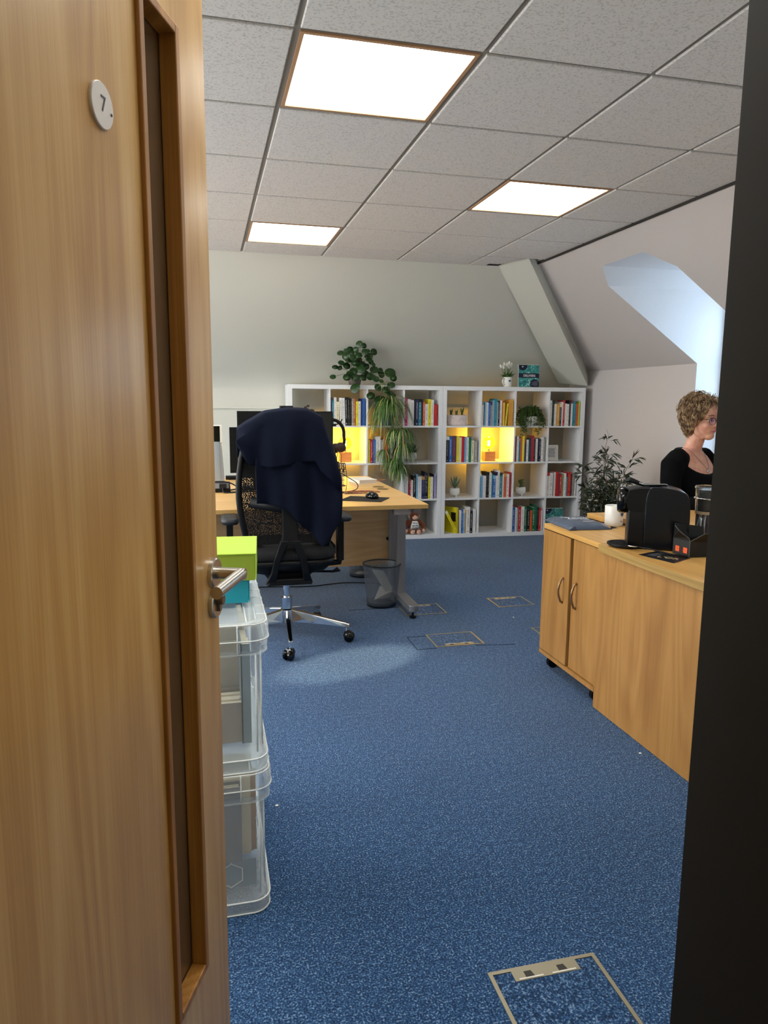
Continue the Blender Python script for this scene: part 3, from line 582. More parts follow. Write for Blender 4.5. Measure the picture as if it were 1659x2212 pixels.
# notebook, glasses, leads
t = thing('notebook', 'thick white paperback lying flat on the far desk', 'book', (1.105, 5.11, 0.7305), 0.22)
mb = MB(); mb.box((-0.07, -0.10, 0.0), (0.07, 0.10, 0.002)); mb.box((-0.07, -0.10, 0.026), (0.07, 0.10, 0.028)); mb.box((-0.07, -0.10, 0.0), (-0.068, 0.10, 0.028)); obj('cover', mb, paper, t)
mb = MB(); mb.box((-0.068, -0.098, 0.002), (0.067, 0.098, 0.026)); obj('pages', mb, mat('page_block', 'dcd2c8', 0.8), t)
def wobble(c, r, n, seed, z=0.0015, a0=0, a1=2 * PI, amp=0.25):
    rnd = random.Random(seed); ph = [rnd.uniform(0, 6) for _ in range(3)]
    return [(c[0] + r[0] * math.cos(a) * (1 + amp * math.sin(2 * a + ph[0])), c[1] + r[1] * math.sin(a) * (1 + amp * math.sin(3 * a + ph[1])), z) for a in [a0 + (a1 - a0) * k / n for k in range(n + 1)]]
t = thing('coiled_lead', 'thin tan lead looped on the far desk beside the notebook', 'cable', (1.24, 5.22, 0.7305)); mb = MB(); mb.tube(wobble((0, 0), (0.055, 0.04), 26, 1), 0.0028, 6); obj('lead', mb, mat('tan_lead', 'b97c4d', 0.5), t, smooth=True)
t = thing('charging_cable', 'pinkish charging cable coiled on the near desk', 'cable', (0.99, 4.53, 0.7305)); mb = MB(); mb.tube(wobble((0, 0), (0.085, 0.05), 30, 4), 0.003, 6); mb.tube(wobble((-0.03, 0.01), (0.08, 0.035), 26, 8, 0.006), 0.0022, 6); obj('lead', mb, mat('pink_lead', 'a8674c', 0.5), t, smooth=True)
t = thing('monitor_cable', 'black cable arching down from behind the monitor to the desk', 'cable', (0.85, 4.62, 0.7305)); mb = MB(); mb.tube(cr([(-0.08, 0.05, 0.15), (0.0, 0.05, 0.12), (0.06, 0.03, 0.085), (0.11, 0, 0.05), (0.105, -0.03, 0.018), (0.05, -0.05, 0.004), (-0.05, -0.08, 0.003)]), 0.003, 6); mb.tube(cr([(-0.1, -0.1, 0.003), (0.02, -0.12, 0.003), (0.12, -0.09, 0.003), (0.2, -0.06, 0.003), (0.14, -0.14, 0.003), (0.0, -0.16, 0.003)]), 0.0022, 6); obj('lead', mb, blk, t, smooth=True)
t = thing('docking_hub', 'small black docking box on the desk behind the draped chair', 'hub', (0.77, 4.62, 0.7305)); mb = MB(); mb.box((-0.06, -0.03, 0), (0.06, 0.03, 0.012)); obj('body', mb, blk, t, bev=0.002)
# mouse mat and mouse
t = thing('mouse_mat', 'thin black mouse mat near the front edge of the desk', 'mouse mat', (0.925, 4.205, 0.7302))
mb = MB(); mb._add([(-0.165, -0.035, 0), (0.065, -0.145, 0), (0.16, 0.03, 0), (-0.06, 0.15, 0)], [(0, 1, 2, 3)]); mb._add([(-0.165, -0.035, 0.003), (0.065, -0.145, 0.003), (0.16, 0.03, 0.003), (-0.06, 0.15, 0.003)], [(0, 1, 2, 3)])
mb.f += [(0, 1, 5, 4), (1, 2, 6, 5), (2, 3, 7, 6), (3, 0, 4, 7)]; mb.m += [0] * 4; obj('pad', mb, mat('mat_black', '1d1d1c', 0.8), t)
t = thing('computer_mouse', 'glossy black computer mouse on the black mat', 'mouse', (0.973, 4.225, 0.7335), 0.3)
mb = MB(); mb.ell((0, 0, 0.012), (0.036, 0.055, 0.026)); me_ = mb.mesh('shell', gloss, True)
for v in me_.vertices: v.co.z = max(v.co.z, 0.0005)
obj('shell', me_, None, t); mb = MB(); mb.cyl((-0.003, 0.03, 0.033), (0.003, 0.03, 0.033), 0.007, seg=14); obj('scroll_wheel', mb, mat('wheel_grey', '55575a', 0.4), t)
# things at the left of the desks
t = thing('power_strip', 'dark desktop power strip with a black plug in it', 'power strip', (0.045, 4.72, 0.7305))
mb = MB(); mb.box((-0.2, -0.035, 0.0), (0.10, 0.045, 0.022)); mb.loft([[(-0.2, -0.035, 0.022), (0.10, -0.035, 0.022), (0.10, 0.045, 0.022), (-0.2, 0.045, 0.022)], [(-0.2, 0.0, 0.058), (0.098, 0.0, 0.058), (0.098, 0.045, 0.062), (-0.2, 0.045, 0.062)]]); obj('housing', mb, blk, t, bev=0.002)
mb = MB(); mb._add([(-0.19, -0.0335, 0.026), (0.09, -0.0335, 0.026), (0.09, -0.003, 0.057), (-0.19, -0.003, 0.057)], [(0, 1, 2, 3)]); obj('socket_face', mb, mat('socket_grey', '77777a', 0.5), t)
mb = MB(); mb.box((0.03, -0.055, 0.03), (0.075, -0.02, 0.056)); mb.tube(cr([(0.052, -0.055, 0.035), (0.055, -0.075, 0.006), (0.10, -0.085, 0.004), (0.18, -0.06, 0.004), (0.28, -0.05, 0.004)]), 0.004, 7); mb.tube(cr([(-0.1, 0.0, 0.062), (0.06, 0.0, 0.066), (0.13, 0.0, 0.04), (0.14, -0.01, 0.02), (0.10, -0.01, 0.012)]), 0.004, 7); obj('plug', mb, blkm, t, smooth=False)
t = thing('conference_puck', 'small black round speaker bar on the far desk by the monitor edge', 'speaker', (0.185, 5.45, 0.7305))
mb = MB(); mb.cyl((-0.05, 0, 0.016), (0.06, 0, 0.016), 0.015, seg=18); obj('body', mb, blk, t, sharp=True); mb = MB(); mb.box((-0.03, -0.012, 0), (0.04, 0.012, 0.005)); obj('foot', mb, blk, t)
t = thing('tablet_stand', 'white framed black display on a silver pillar stand, left by the door', 'display', (0.055, 5.15, 0.7305))
mb = MB(); mb.box((-0.16, -0.01, 0.292), (0.055, 0.006, 0.415)); obj('display_frame', mb, cream, t, bev=0.003); mb = MB(); mb.box((-0.15, -0.0115, 0.297), (0.040, -0.0095, 0.408)); obj('screen', mb, gloss, t)
mb = MB(); mb.loft([rr(-0.06, -0.02, 0.066, 0.045, 0.03, 0.004), rr(-0.06, -0.02, 0.062, 0.045, 0.03, 0.10), rr(-0.06, -0.015, 0.052, 0.035, 0.024, 0.30)]); obj('pillar', mb, mat('pillar_silver', 'b9c6d2', 0.3, 0.5), t, sharp=True)
mb = MB(); mb.loft([rr(-0.06, -0.019, 0.064, 0.044, 0.03, 0.0), rr(-0.06, -0.019, 0.064, 0.044, 0.03, 0.005)]); obj('foot_pad', mb, blk, t)

# ================================================================== BINS
def bin_(lb, x, y, sheet=True):
    t = thing('waste_bin', lb, 'bin', (x, y, 0), 0, 'mesh waste bins under the desks')
    mb = MB(); mb.lathe([(0.0, 0.004), (0.094, 0.004), (0.094, 0.0), (0.095, 0.02), (0.1, 0.03)], 32, cap=False); obj('base', mb, mat('bin_base', '5d6266', 0.4, 0.7), t, smooth=True)
    m = MATS.get('bin_mesh')
    if not m:
        m = bpy.data.materials.new('bin_mesh'); m.use_nodes = True; nt = m.node_tree; b = nt.nodes['Principled BSDF']; b.inputs['Base Color'].default_value = rgb('777c82'); b.inputs['Metallic'].default_value = 0.6; b.inputs['Roughness'].default_value = 0.4
        tc = N(nt, 'ShaderNodeTexCoord'); sp = N(nt, 'ShaderNodeSeparateXYZ'); nt.links.new(tc.outputs['Object'], sp.inputs[0])
        at = N(nt, 'ShaderNodeMath', operation='ARCTAN2'); nt.links.new(sp.outputs['Y'], at.inputs[0]); nt.links.new(sp.outputs['X'], at.inputs[1])
        def saw(src, k):
            a = N(nt, 'ShaderNodeMath', operation='MULTIPLY'); nt.links.new(src, a.inputs[0]); a.inputs[1].default_value = k
            c = N(nt, 'ShaderNodeMath', operation='FRACT'); nt.links.new(a.outputs[0], c.inputs[0]); d = N(nt, 'ShaderNodeMath', operation='LESS_THAN'); nt.links.new(c.outputs[0], d.inputs[0]); d.inputs[1].default_value = 0.36; return d
        a, c = saw(at.outputs[0], 34), saw(sp.outputs['Z'], 330); mx = N(nt, 'ShaderNodeMath', operation='MAXIMUM'); nt.links.new(a.outputs[0], mx.inputs[0]); nt.links.new(c.outputs[0], mx.inputs[1]); nt.links.new(mx.outputs[0], b.inputs['Alpha']); MATS['bin_mesh'] = m
    mb = MB(); mb.lathe([(0.096, 0.02), (0.122, 0.275)], 48, cap=False); obj('mesh_wall', mb, m, t, smooth=True)
    mb = MB(); mb.tube([(0.122 * math.cos(a), 0.122 * math.sin(a), 0.277) for a in [2 * PI * k / 40 for k in range(40)]], 0.0045, 8, closed=True); obj('rim', mb, mat('bin_rim', '3c4044', 0.3, 0.8), t, smooth=True)
    return t
bin_('grey wire mesh waste bin under the desk end, nearest', 1.085, 4.42)
mb = MB(); P = [(0.02, -0.05, 0.02), (0.05, 0.0, 0.12), (-0.06, 0.03, 0.22), (-0.05, -0.03, 0.2), (0.06, -0.05, 0.10), (0.055, -0.03, 0.03)]
mb._add([(-0.07, -0.02, 0.24), (0.0, -0.05, 0.235), (0.065, -0.03, 0.11), (0.05, 0.02, 0.05), (-0.01, 0.0, 0.14)], [(0, 1, 4), (1, 2, 4), (2, 3, 4), (3, 0, 4)])
mb._add([(-0.04, 0.04, 0.02), (0.06, 0.03, 0.03), (0.07, -0.02, 0.09), (0.0, 0.05, 0.11)], [(0, 1, 2), (0, 2, 3)])
o = obj('crumpled_paper', mb, paper, loc=(1.085, 4.42, 0.006)); tag(o, 'crumpled white paper inside the nearest mesh bin', 'paper')
sm_ = o.modifiers.new('solid', 'SOLIDIFY'); sm_.thickness = 0.002
bin_('grey wire mesh waste bin farther back under the desks, partly hidden', 1.13, 5.24)
mb = MB(); mb.ell((0, 0, 0.012), (0.05, 0.04, 0.012), 9, 6); o = obj('paper_scrap', mb, paper, loc=(1.13, 5.24, 0.005)); tag(o, 'flat white paper scrap at the bottom of the farther bin', 'paper')
t = thing('floor_cable', 'thin black cable lying across the carpet under the desks', 'cable', (0, 5.0, 0.0)); mb = MB(); mb.tube(cr([(-0.4, 0.05, 0.003), (0.2, 0.04, 0.003), (0.45, 0.02, 0.003), (0.7, -0.02, 0.003), (0.95, 0.03, 0.003), (1.2, -0.04, 0.003)]), 0.004, 6); obj('lead', mb, blk, t, smooth=True)

# ================================================================== TASK CHAIR
ch = thing('task_chair', 'black mesh back task chair on a polished five star base, draped with a navy jumper', 'chair', (0.41, 3.88, 0), 0)
cfab = mat('chair_fabric', '121316', 0.85, bump=(400, 0.3, 0.001)); cpl = mat('chair_plastic', '0b0c0d', 0.5, spec=0.3)
for k, d in enumerate((-93, -21, 51, 123, 195)):
    a = math.radians(d); c, s = math.cos(a), math.sin(a); R = 0.335
    mb = MB(); mb.M = Matrix.Rotation(a, 4, 'Z')
    sec = lambda x, w, z0, z1: [(x, -w, z0), (x, w, z0), (x, w * 0.7, z1), (x, -w * 0.7, z1)]
    mb.loft([sec(0.03, 0.020, 0.10, 0.172), sec(0.14, 0.019, 0.098, 0.150), sec(R, 0.014, 0.083, 0.108), sec(R + 0.02, 0.012, 0.083, 0.102)]); mb.cyl((R, 0, 0.06), (R, 0, 0.09), 0.009)
    obj('base_arm', mb, chrome, ch, bev=0.003)
    mb = MB(); off = 0.018; tw = a + 0.7 * (k - 1)
    w = obj('castor', MB().box((-0.001, -0.001, 0.03), (0.001, 0.001, 0.031)), blk, ch, (R * c, R * s, 0), rot=(0, 0, tw))
    mb = MB()
    for q in (-1, 1): mb.M = Matrix.Translation((off, q * 0.014, 0.028)) @ Matrix.Rotation(-q * PI / 2, 4, 'X'); mb.lathe([(0.0, -0.010), (0.024, -0.010), (0.028, -0.004), (0.027, 0.006), (0.018, 0.012), (0.0, 0.013)], 20)
    mb.M = Matrix.Identity(4); mb.loft([[(-0.015, -0.02, 0.035), (0.035, -0.02, 0.035), (0.035, 0.02, 0.035), (-0.015, 0.02, 0.035)], [(-0.008, -0.016, 0.06), (0.02, -0.016, 0.06), (0.02, 0.016, 0.06), (-0.008, 0.016, 0.06)]])
    w.data = mb.mesh('castor', gloss); smooth30(w)
mb = MB(); mb.lathe([(0.0, 0.09), (0.036, 0.095), (0.036, 0.172), (0.030, 0.178), (0.030, 0.238), (0.0, 0.238)], 28); obj('hub', mb, chrome, ch, sharp=True)
mb = MB(); mb.lathe([(0.018, 0.235), (0.018, 0.40), (0.0, 0.40)], 24); mb.lathe([(0.032, 0.238), (0.032, 0.243), (0.018, 0.244)], 24); obj('gas_lift', mb, chrome, ch, sharp=True)
mb = MB(); mb.loft([rr(-0.10, -0.13, 0.10, 0.12, 0.04, 0.355), rr(-0.13, -0.15, 0.13, 0.16, 0.05, 0.40), rr(-0.13, -0.15, 0.13, 0.16, 0.05, 0.43)]); obj('mechanism', mb, cpl, ch, sharp=True)
mb = MB(); mb.tube([(0.1, 0.02, 0.375), (0.26, 0.0, 0.372), (0.285, 0, 0.382), (0.30, -0.01, 0.375)], [0.006, 0.007, 0.014, 0.004], 8); obj('lever', mb, cpl, ch, smooth=True)
mb = MB(); q = lambda d, z, fx=0: rr(-0.245 + d, -0.20 + d, 0.255 - d, 0.26 - d, 0.10, z, 6)
mb.loft([q(0.10, 0.385), q(0.045, 0.41), q(0.008, 0.455), q(0.0, 0.478), q(0.012, 0.484)]); obj('seat_shell', mb, cpl, ch, smooth=True)
mb = MB(); mb.loft([q(0.014, 0.484), q(0.002, 0.494), q(0.0, 0.52), q(0.015, 0.545), q(0.06, 0.555)]); obj('seat', mb, cfab, ch, smooth=True)
mb = MB()
for k in range(9): mb.box((0.15 + 0.0, -0.2025, 0.497 + 0.0), (0.2, -0.2, 0.5)) if False else mb.box((0.252, -0.12 + k * 0.018, 0.50), (0.2555, -0.112 + k * 0.018, 0.545))
obj('vent_slot', mb, blkm, ch)
# back frame: curved outline tube + mesh sheet + forked spine
def bk_y(z): return -0.155 - 0.05 * math.sin((z - 0.55) / 0.7 * PI) + 0.03
def bw_(z):
    t = (z - 0.55) / 0.70
    return 0.205 + 0.05 * math.sin(min(1, t * 1.15) * PI) * 1.0 - 0.05 * max(0, t - 0.75) * 4 * 0.8
zz = [0.56 + 0.065 * k for k in range(11)]
Pf = [(-bw_(z), bk_y(z), z) for z in zz] + [(-0.12, bk_y(1.24) + 0.012, 1.232), (0, bk_y(1.25) + 0.012, 1.236), (0.12, bk_y(1.24) + 0.012, 1.232)] + [(bw_(z), bk_y(z), z) for z in reversed(zz)] + [(0.10, bk_y(0.55), 0.535), (-0.10, bk_y(0.55), 0.535)]
mb = MB(); mb.tube(Pf, 0.017, 8, closed=True); obj('back_frame', mb, cpl, ch, smooth=True)
meshm = bpy.data.materials.new('chair_mesh'); meshm.use_nodes = True; nt = meshm.node_tree; b = nt.nodes['Principled BSDF']; b.inputs['Base Color'].default_value = rgb('101012'); b.inputs['Roughness'].default_value = 0.7
tc = N(nt, 'ShaderNodeTexCoord'); vr = N(nt, 'ShaderNodeTexVoronoi'); vr.inputs['Scale'].default_value = 190; nt.links.new(tc.outputs['Object'], vr.inputs['Vector']); g_ = N(nt, 'ShaderNodeMath', operation='GREATER_THAN'); nt.links.new(vr.outputs['Distance'], g_.inputs[0]); g_.inputs[1].default_value = 0.34; nt.links.new(g_.outputs[0], b.inputs['Alpha'])
mb = MB(); rows = []
for z in zz: rows.append([(bw_(z) * (x / 8.0), bk_y(z) + 0.03 * math.cos(x / 8 * PI / 2) - 0.0, z) for x in range(-8, 9)])
n = 17
mb._add([p for r in rows for p in r], [(i * n + k, i * n + k + 1, (i + 1) * n + k + 1, (i + 1) * n + k) for i in range(len(rows) - 1) for k in range(n - 1)]); obj('back_mesh', mb, meshm, ch, smooth=True)
mb = MB()
sp = lambda x0, x1, y, z, t=0.02: [(x0, y - t, z), (x1, y - t, z), (x1, y + t, z), (x0, y + t, z)]
mb.loft([sp(-0.035, 0.035, -0.185, 0.90), sp(-0.042, 0.042, -0.195, 0.80), sp(-0.04, 0.04, -0.205, 0.64), sp(-0.048, 0.048, -0.21, 0.575)])
for s in (-1, 1): mb.loft([sp(*sorted((s * 0.004, s * 0.05)), -0.21, 0.60), sp(*sorted((s * 0.05, s * 0.085)), -0.205, 0.50), sp(*sorted((s * 0.065, s * 0.10)), -0.19, 0.42), sp(*sorted((s * 0.075, s * 0.125)), -0.15, 0.355)])
mb.loft([sp(-0.12, 0.12, -0.15, 0.350, 0.03), sp(-0.105, 0.105, -0.15, 0.385, 0.03)])
obj('spine_fork', mb, cpl, ch, bev=0.006)
mb = MB(); mb.tube([(-0.2, bk_y(.78) - 0.012, 0.80), (0, bk_y(.78) - 0.03, 0.76), (0.2, bk_y(.78) - 0.012, 0.80)], 0.022, 8, flat=1.3); obj('lumbar_bar', mb, cpl, ch, smooth=True)
for s in (-1, 1):
    xx = s * 0.300
    mb = MB(); mb.tube([(s * 0.20, 0.02, 0.415), (xx, 0.0, 0.425), (xx, -0.01, 0.46)], 0.017, 8); mb.box((xx - 0.017, -0.035, 0.44), (xx + 0.017, 0.03, 0.675)); obj('arm_post', mb, cpl, ch, bev=0.005)
    mb = MB(); mb.loft([rr(xx - 0.04, -0.14, xx + 0.04, 0.12, 0.035, 0.676), rr(xx - 0.046, -0.15, xx + 0.046, 0.13, 0.04, 0.69), rr(xx - 0.044, -0.148, xx + 0.044, 0.128, 0.04, 0.703), rr(xx - 0.03, -0.13, xx + 0.03, 0.11, 0.028, 0.709)]); obj('arm_pad', mb, mat('arm_pad', '2c2e31', 0.45), ch, smooth=True)
# navy jumper draped over the back
navy = bpy.data.materials.new('navy_knit'); navy.use_nodes = True; nt = navy.node_tree; b = nt.nodes['Principled BSDF']; b.inputs['Base Color'].default_value = rgb('0a1020'); b.inputs['Roughness'].default_value = 0.95; b.inputs['Sheen Weight'].default_value = 0.06; b.inputs['Sheen Tint'].default_value = rgb('4458a0'); b.inputs['Specular IOR Level'].default_value = 0.15
tc = N(nt, 'ShaderNodeTexCoord'); wv = N(nt, 'ShaderNodeTexNoise'); wv.inputs['Scale'].default_value = 350; nt.links.new(tc.outputs['Object'], wv.inputs['Vector']); bp = N(nt, 'ShaderNodeBump'); bp.inputs['Strength'].default_value = 0.4; bp.inputs['Distance'].default_value = 0.002; nt.links.new(wv.outputs['Fac'], bp.inputs['Height']); nt.links.new(bp.outputs[0], b.inputs['Normal'])
def interp(tab, x):
    for (a, b), (c, d) in zip(tab, tab[1:]):
        if x <= c: return b + (d - b) * max(0, (x - a)) / (c - a)
    return tab[-1][1]
def drape(top, hem, x0, x1, ybase, fold, nx=44, nz=26, seed=0):
    """sheet hanging over the chair back: top(x), hem(x) are heights above the floor; x is across the chair"""
    rnd = random.Random(seed); rows = []
    for j in range(nz + 5):
        row = []
        for i in range(nx + 1):
            u = i / nx; x = x0 + (x1 - x0) * u; zt = interp(top, x); zh = interp(hem, x)
            if j < 5:                                     # part lying over the front of the backrest
                tt = j / 4; ang = PI * tt / 1.0; row.append((x * 0.97, ybase + 0.088 + 0.088 * math.cos(ang), zt - 0.05 + 0.055 * math.sin(ang) - 0.10 * max(0, 1 - 2 * tt)))
            else:
                v = (j - 4) / nz; z = zt - 0.05 + (zh - zt + 0.05) * v
                f = sum(a * math.sin(w * x + p + q * v) for a, w, p, q in fold) * (0.15 + 0.85 * v ** 0.8)
                row.append((x * (1 + 0.02 * math.sin(3 * v)), ybase - 0.015 * math.sin(v * PI) - f - 0.01 * v, z))
        rows.append(row)
    n = nx + 1; mb = MB(); mb._add([p for r in rows for p in r], [(i * n + k, i * n + k + 1, (i + 1) * n + k + 1, (i + 1) * n + k) for i in range(len(rows) - 1) for k in range(n - 1)]); return mb
jr = thing('navy_jumper', 'navy blue knitted jumper draped over the back of the task chair', 'jumper', (0.41, 3.62, 0))
TOP = [(-0.27, 1.165), (-0.22, 1.20), (-0.12, 1.255), (0.0, 1.272), (0.10, 1.268), (0.17, 1.235), (0.215, 1.10), (0.26, 0.98), (0.30, 0.86)]
body = drape(TOP, [(-0.16, 0.80), (-0.08, 0.79), (-0.005, 0.755), (0.02, 0.72), (0.06, 0.67), (0.12, 0.63), (0.155, 0.575), (0.175, 0.56), (0.20, 0.60), (0.25, 0.68), (0.275, 0.705), (0.30, 0.74)], -0.17, 0.262, 0.040, [(0.016, 30, 0.5, 1.2), (0.008, 55, 1.0, -2.0), (0.010, 14, 2.0, 0.5)], seed=1)
o = obj('body', body, navy, jr, smooth=True); k = o.modifiers.new('thick', 'SOLIDIFY'); k.thickness = 0.006; k.offset = 1
cape = drape(TOP, [(-0.27, 1.13), (-0.235, 1.06), (-0.21, 1.0), (-0.10, 0.985), (0.0, 1.0), (0.022, 1.015), (0.026, 1.0), (0.07, 1.01), (0.13, 1.015), (0.152, 0.965), (0.20, 0.92), (0.25, 0.86), (0.30, 0.80)], -0.262, 0.252, 0.012, [(0.020, 26, 2.2, 0.8), (0.006, 60, 0.3, 1.5), (0.006, 12, 0.9, 0.0)], seed=2)
o = obj('sleeve_fold', cape, navy, jr, smooth=True); k = o.modifiers.new('thick', 'SOLIDIFY'); k.thickness = 0.007; k.offset = 1
# ================================================================== BOOKCASES
BO, TH = Vector((0.736, 6.6228, 0)), -0.0398
BM = Matrix.Translation(BO) @ Matrix.Rotation(TH, 4, 'Z')
def bp_(u, w, z): return BM @ Vector((u, w, z))
CELL, DIV, FRM, DEP, BH = 0.3355, 0.0155, 0.0385, 0.385, 1.465
def cell_u(case, c): return case * 1.465 + FRM + c * (CELL + DIV)
def cell_z(r): return BH - FRM - (r + 1) * CELL - r * DIV     # floor of the cell, rows counted from the top
for case, lb in ((0, 'white sixteen cube bookcase on the left, behind the desk and the hanging plants'), (1, 'white sixteen cube bookcase on the right, next to the cabinets')):
    t = thing('bookcase', lb, 'bookcase', bp_(case * 1.465, 0, 0), TH)
    w = 1.4635
    for nm, a, b in (('top_panel', (0, 0, BH - FRM), (w, DEP, BH)), ('bottom_panel', (0, 0, 0.0), (w, DEP, FRM)), ('side_panel', (0, 0, FRM), (FRM, DEP, BH - FRM)), ('side_panel', (w - FRM, 0, FRM), (w, DEP, BH - FRM))):
        mb = MB(); mb.box(a, b); obj(nm, mb, white, t, bev=0.001)
    for c in range(3):
        x = FRM + (c + 1) * CELL + c * DIV; mb = MB(); mb.box((x, 0.002, FRM), (x + DIV, DEP, BH - FRM)); obj('divider', mb, white, t)
    for r in range(3):
        for c in range(4):
            x = FRM + c * (CELL + DIV); z = BH - FRM - (r + 1) * CELL - (r + 1) * DIV; mb = MB(); mb.box((x, 0.002, z), (x + CELL, DEP, z + DIV)); obj('shelf', mb, white, t)

CN = ['leftmost', 'second', 'third', 'rightmost']; RN = ['top', 'second', 'third', 'bottom']
OR = ['first', 'second', 'third', 'fourth', 'fifth', 'sixth', 'seventh', 'eighth', 'ninth', 'tenth', 'eleventh', 'twelfth', 'thirteenth', 'fourteenth', 'fifteenth', 'sixteenth', 'seventeenth', 'eighteenth', 'nineteenth']
PAL = dict(W=('e9e8e4', 'white'), C=('e8dfb9', 'cream'), K=('15151a', 'black'), N=('1c2350', 'navy'), B=('2b62b0', 'blue'), L=('7fb5d6', 'light blue'), T=('1b7f90', 'teal'), G=('1c6b44', 'green'), D=('20403f', 'dark green'),
           R=('bb2027', 'red'), M=('7a3540', 'maroon'), O=('d2622a', 'orange'), A=('d39a3a', 'amber'), Y=('e9da36', 'yellow'), P=('c62a76', 'pink'), V=('55404a', 'plum'), S=('9c9a94', 'grey'), H=('a9a0c8', 'lilac'), I=('b6cf4a', 'lime'), E=('9a8f66', 'olive'))
pagem = mat('page_block', 'dcd2c8', 0.8)
def book_mesh(w, h, d):
    key = ('book', round(w, 4), round(h, 3), round(d, 3))
    if key in cache: return cache[key]
    mb = MB(); t = 0.0016
    mb._add([(0, 0, 0), (w, 0, 0), (w, d, 0), (w - t, d, 0), (w - t, t, 0), (t, t, 0), (t, d, 0), (0, d, 0), (0, 0, h), (w, 0, h), (w, d, h), (w - t, d, h), (w - t, t, h), (t, t, h), (t, d, h), (0, d, h)],
            [(i, (i + 1) % 8, 8 + (i + 1) % 8, 8 + i) for i in range(8)] + [(0, 1, 4, 5), (1, 2, 3, 4), (0, 5, 6, 7), (8, 9, 12, 13), (9, 10, 11, 12), (8, 13, 14, 15)], 0)
    mb.box((t, t, 0.002), (w - t, d - 0.003, h - 0.003), 1)
    me = mb.mesh('book', [bookm, pagem]); cache[key] = me; return me
def books(case, c, r, spec, gap0=0.002, fill=None, jut=0.012, hs=1.0):
    """spec: 'colour accent band width height' tokens; widths in relative pixels, heights in cm"""
    toks = spec.split(); tot = sum(float(t.split('/')[1]) for t in toks)
    lean_of = lambda t: float(t.split('/')[3]) if len(t.split('/')) > 3 else 0.0
    ls = [lean_of(t) for t in toks]; hh = [float(t.split('/')[2]) / 100 * hs for t in toks]
    pre = [max([hh[j] * math.sin(-ls[j]) for j in range(len(toks)) if ls[j] < 0 and j >= i and all(q < 0 for q in ls[i:j + 1])] or [0]) if ls[i] < 0 and (i == 0 or ls[i - 1] >= 0) else 0 for i in range(len(toks))]
    post = [hh[i] * math.sin(ls[i]) if ls[i] > 0 and not (i + 1 < len(toks) and ls[i + 1] > 0) else 0 for i in range(len(toks))]
    sc = ((fill or (CELL - 0.012)) - sum(pre) - sum(post)) / tot
    u = cell_u(case, c) + gap0; z = cell_z(r) + 0.0006; cnt = {}
    for t in toks:
        cnt[t[0]] = cnt.get(t[0], 0) + 1
    seen = {}
    for i, t in enumerate(toks):
        cc, wpx, hcm = t.split('/')[:3]; lean = float(t.split('/')[3]) if len(t.split('/')) > 3 else 0.0
        w = max(0.006, float(wpx) * sc - 0.0008); h = float(hcm) / 100 * hs; d = 0.135 + 0.0022 * ((i * 7) % 12)
        o = bpy.data.objects.new('book', book_mesh(w, h, d)); COL.objects.link(o)
        u += pre[i]
        o.location = bp_(u, jut + 0.002 * ((i * 5) % 4), z + (math.sin(lean) * w if lean > 0 else 0)); o.rotation_euler = (0, lean, TH)
        b, a, bd = cc[0], (cc[1] if len(cc) > 1 else 'K'), (cc[2] if len(cc) > 2 else cc[0])
        o['base'] = PAL[b][0:1] and list(rgb(PAL[b][0])[:3]); o['accent'] = list(rgb(PAL[a][0])[:3]); o['band'] = list(rgb(PAL[bd][0])[:3])
        b2 = ' with a %s top' % PAL[bd][1] if bd != b else ' with %s lettering' % PAL[a][1]
        lean_t = 'leaning ' if abs(lean) > 0.01 else ''
        tag(o, '%s%s book%s, %s in %s cube, %s row, %s bookcase' % (lean_t, PAL[b][1], b2, OR[i], CN[c], RN[r], ('left', 'right')[case]), 'book', 'books in the %s cube, %s row, %s bookcase' % (CN[c], RN[r], ('left', 'right')[case]))
        u += float(wpx) * sc + post[i]
# left bookcase
books(0, 1, 0, 'NS/20/26 TW/38/23 WS/44/26 CK/50/22 WK/48/25.5/-0.03 WK/46/25.5/-0.03 KW/46/26/-0.03 KS/40/26/-0.02 KE/26/25 SW/34/25 OW/30/25 KY/10/23 YK/42/22.5 WK/44/22.5/0 NB/30/25 BN/50/25')
books(0, 3, 0, 'PCP/92/25.5 WS/88/25 WS/112/24 KM/42/23 NWN/100/24.5 TWK/90/25 KM/48/24.8 OW/72/22.5 WK/90/20.5 YK/96/25 WK/84/24.5 RO/120/20')
books(0, 2, 1, 'YT/26/22 RW/36/22 BL/38/22 WT/60/25 SW/40/22 ORO/50/23.5 KS/30/23 WS/34/24.5 KW/40/25 WG/34/24 SK/36/23')
books(0, 3, 2, 'WG/70/22 WK/80/20 MR/60/23 RW/50/18 WK/70/17 KW/110/21 LW/70/22 WH/130/20 NHA/100/20 NW/40/24 KW/70/23 KS/24/20 YK/80/19.5 WS/90/19.5 KHK/36/22 HN/80/22', hs=1.08)
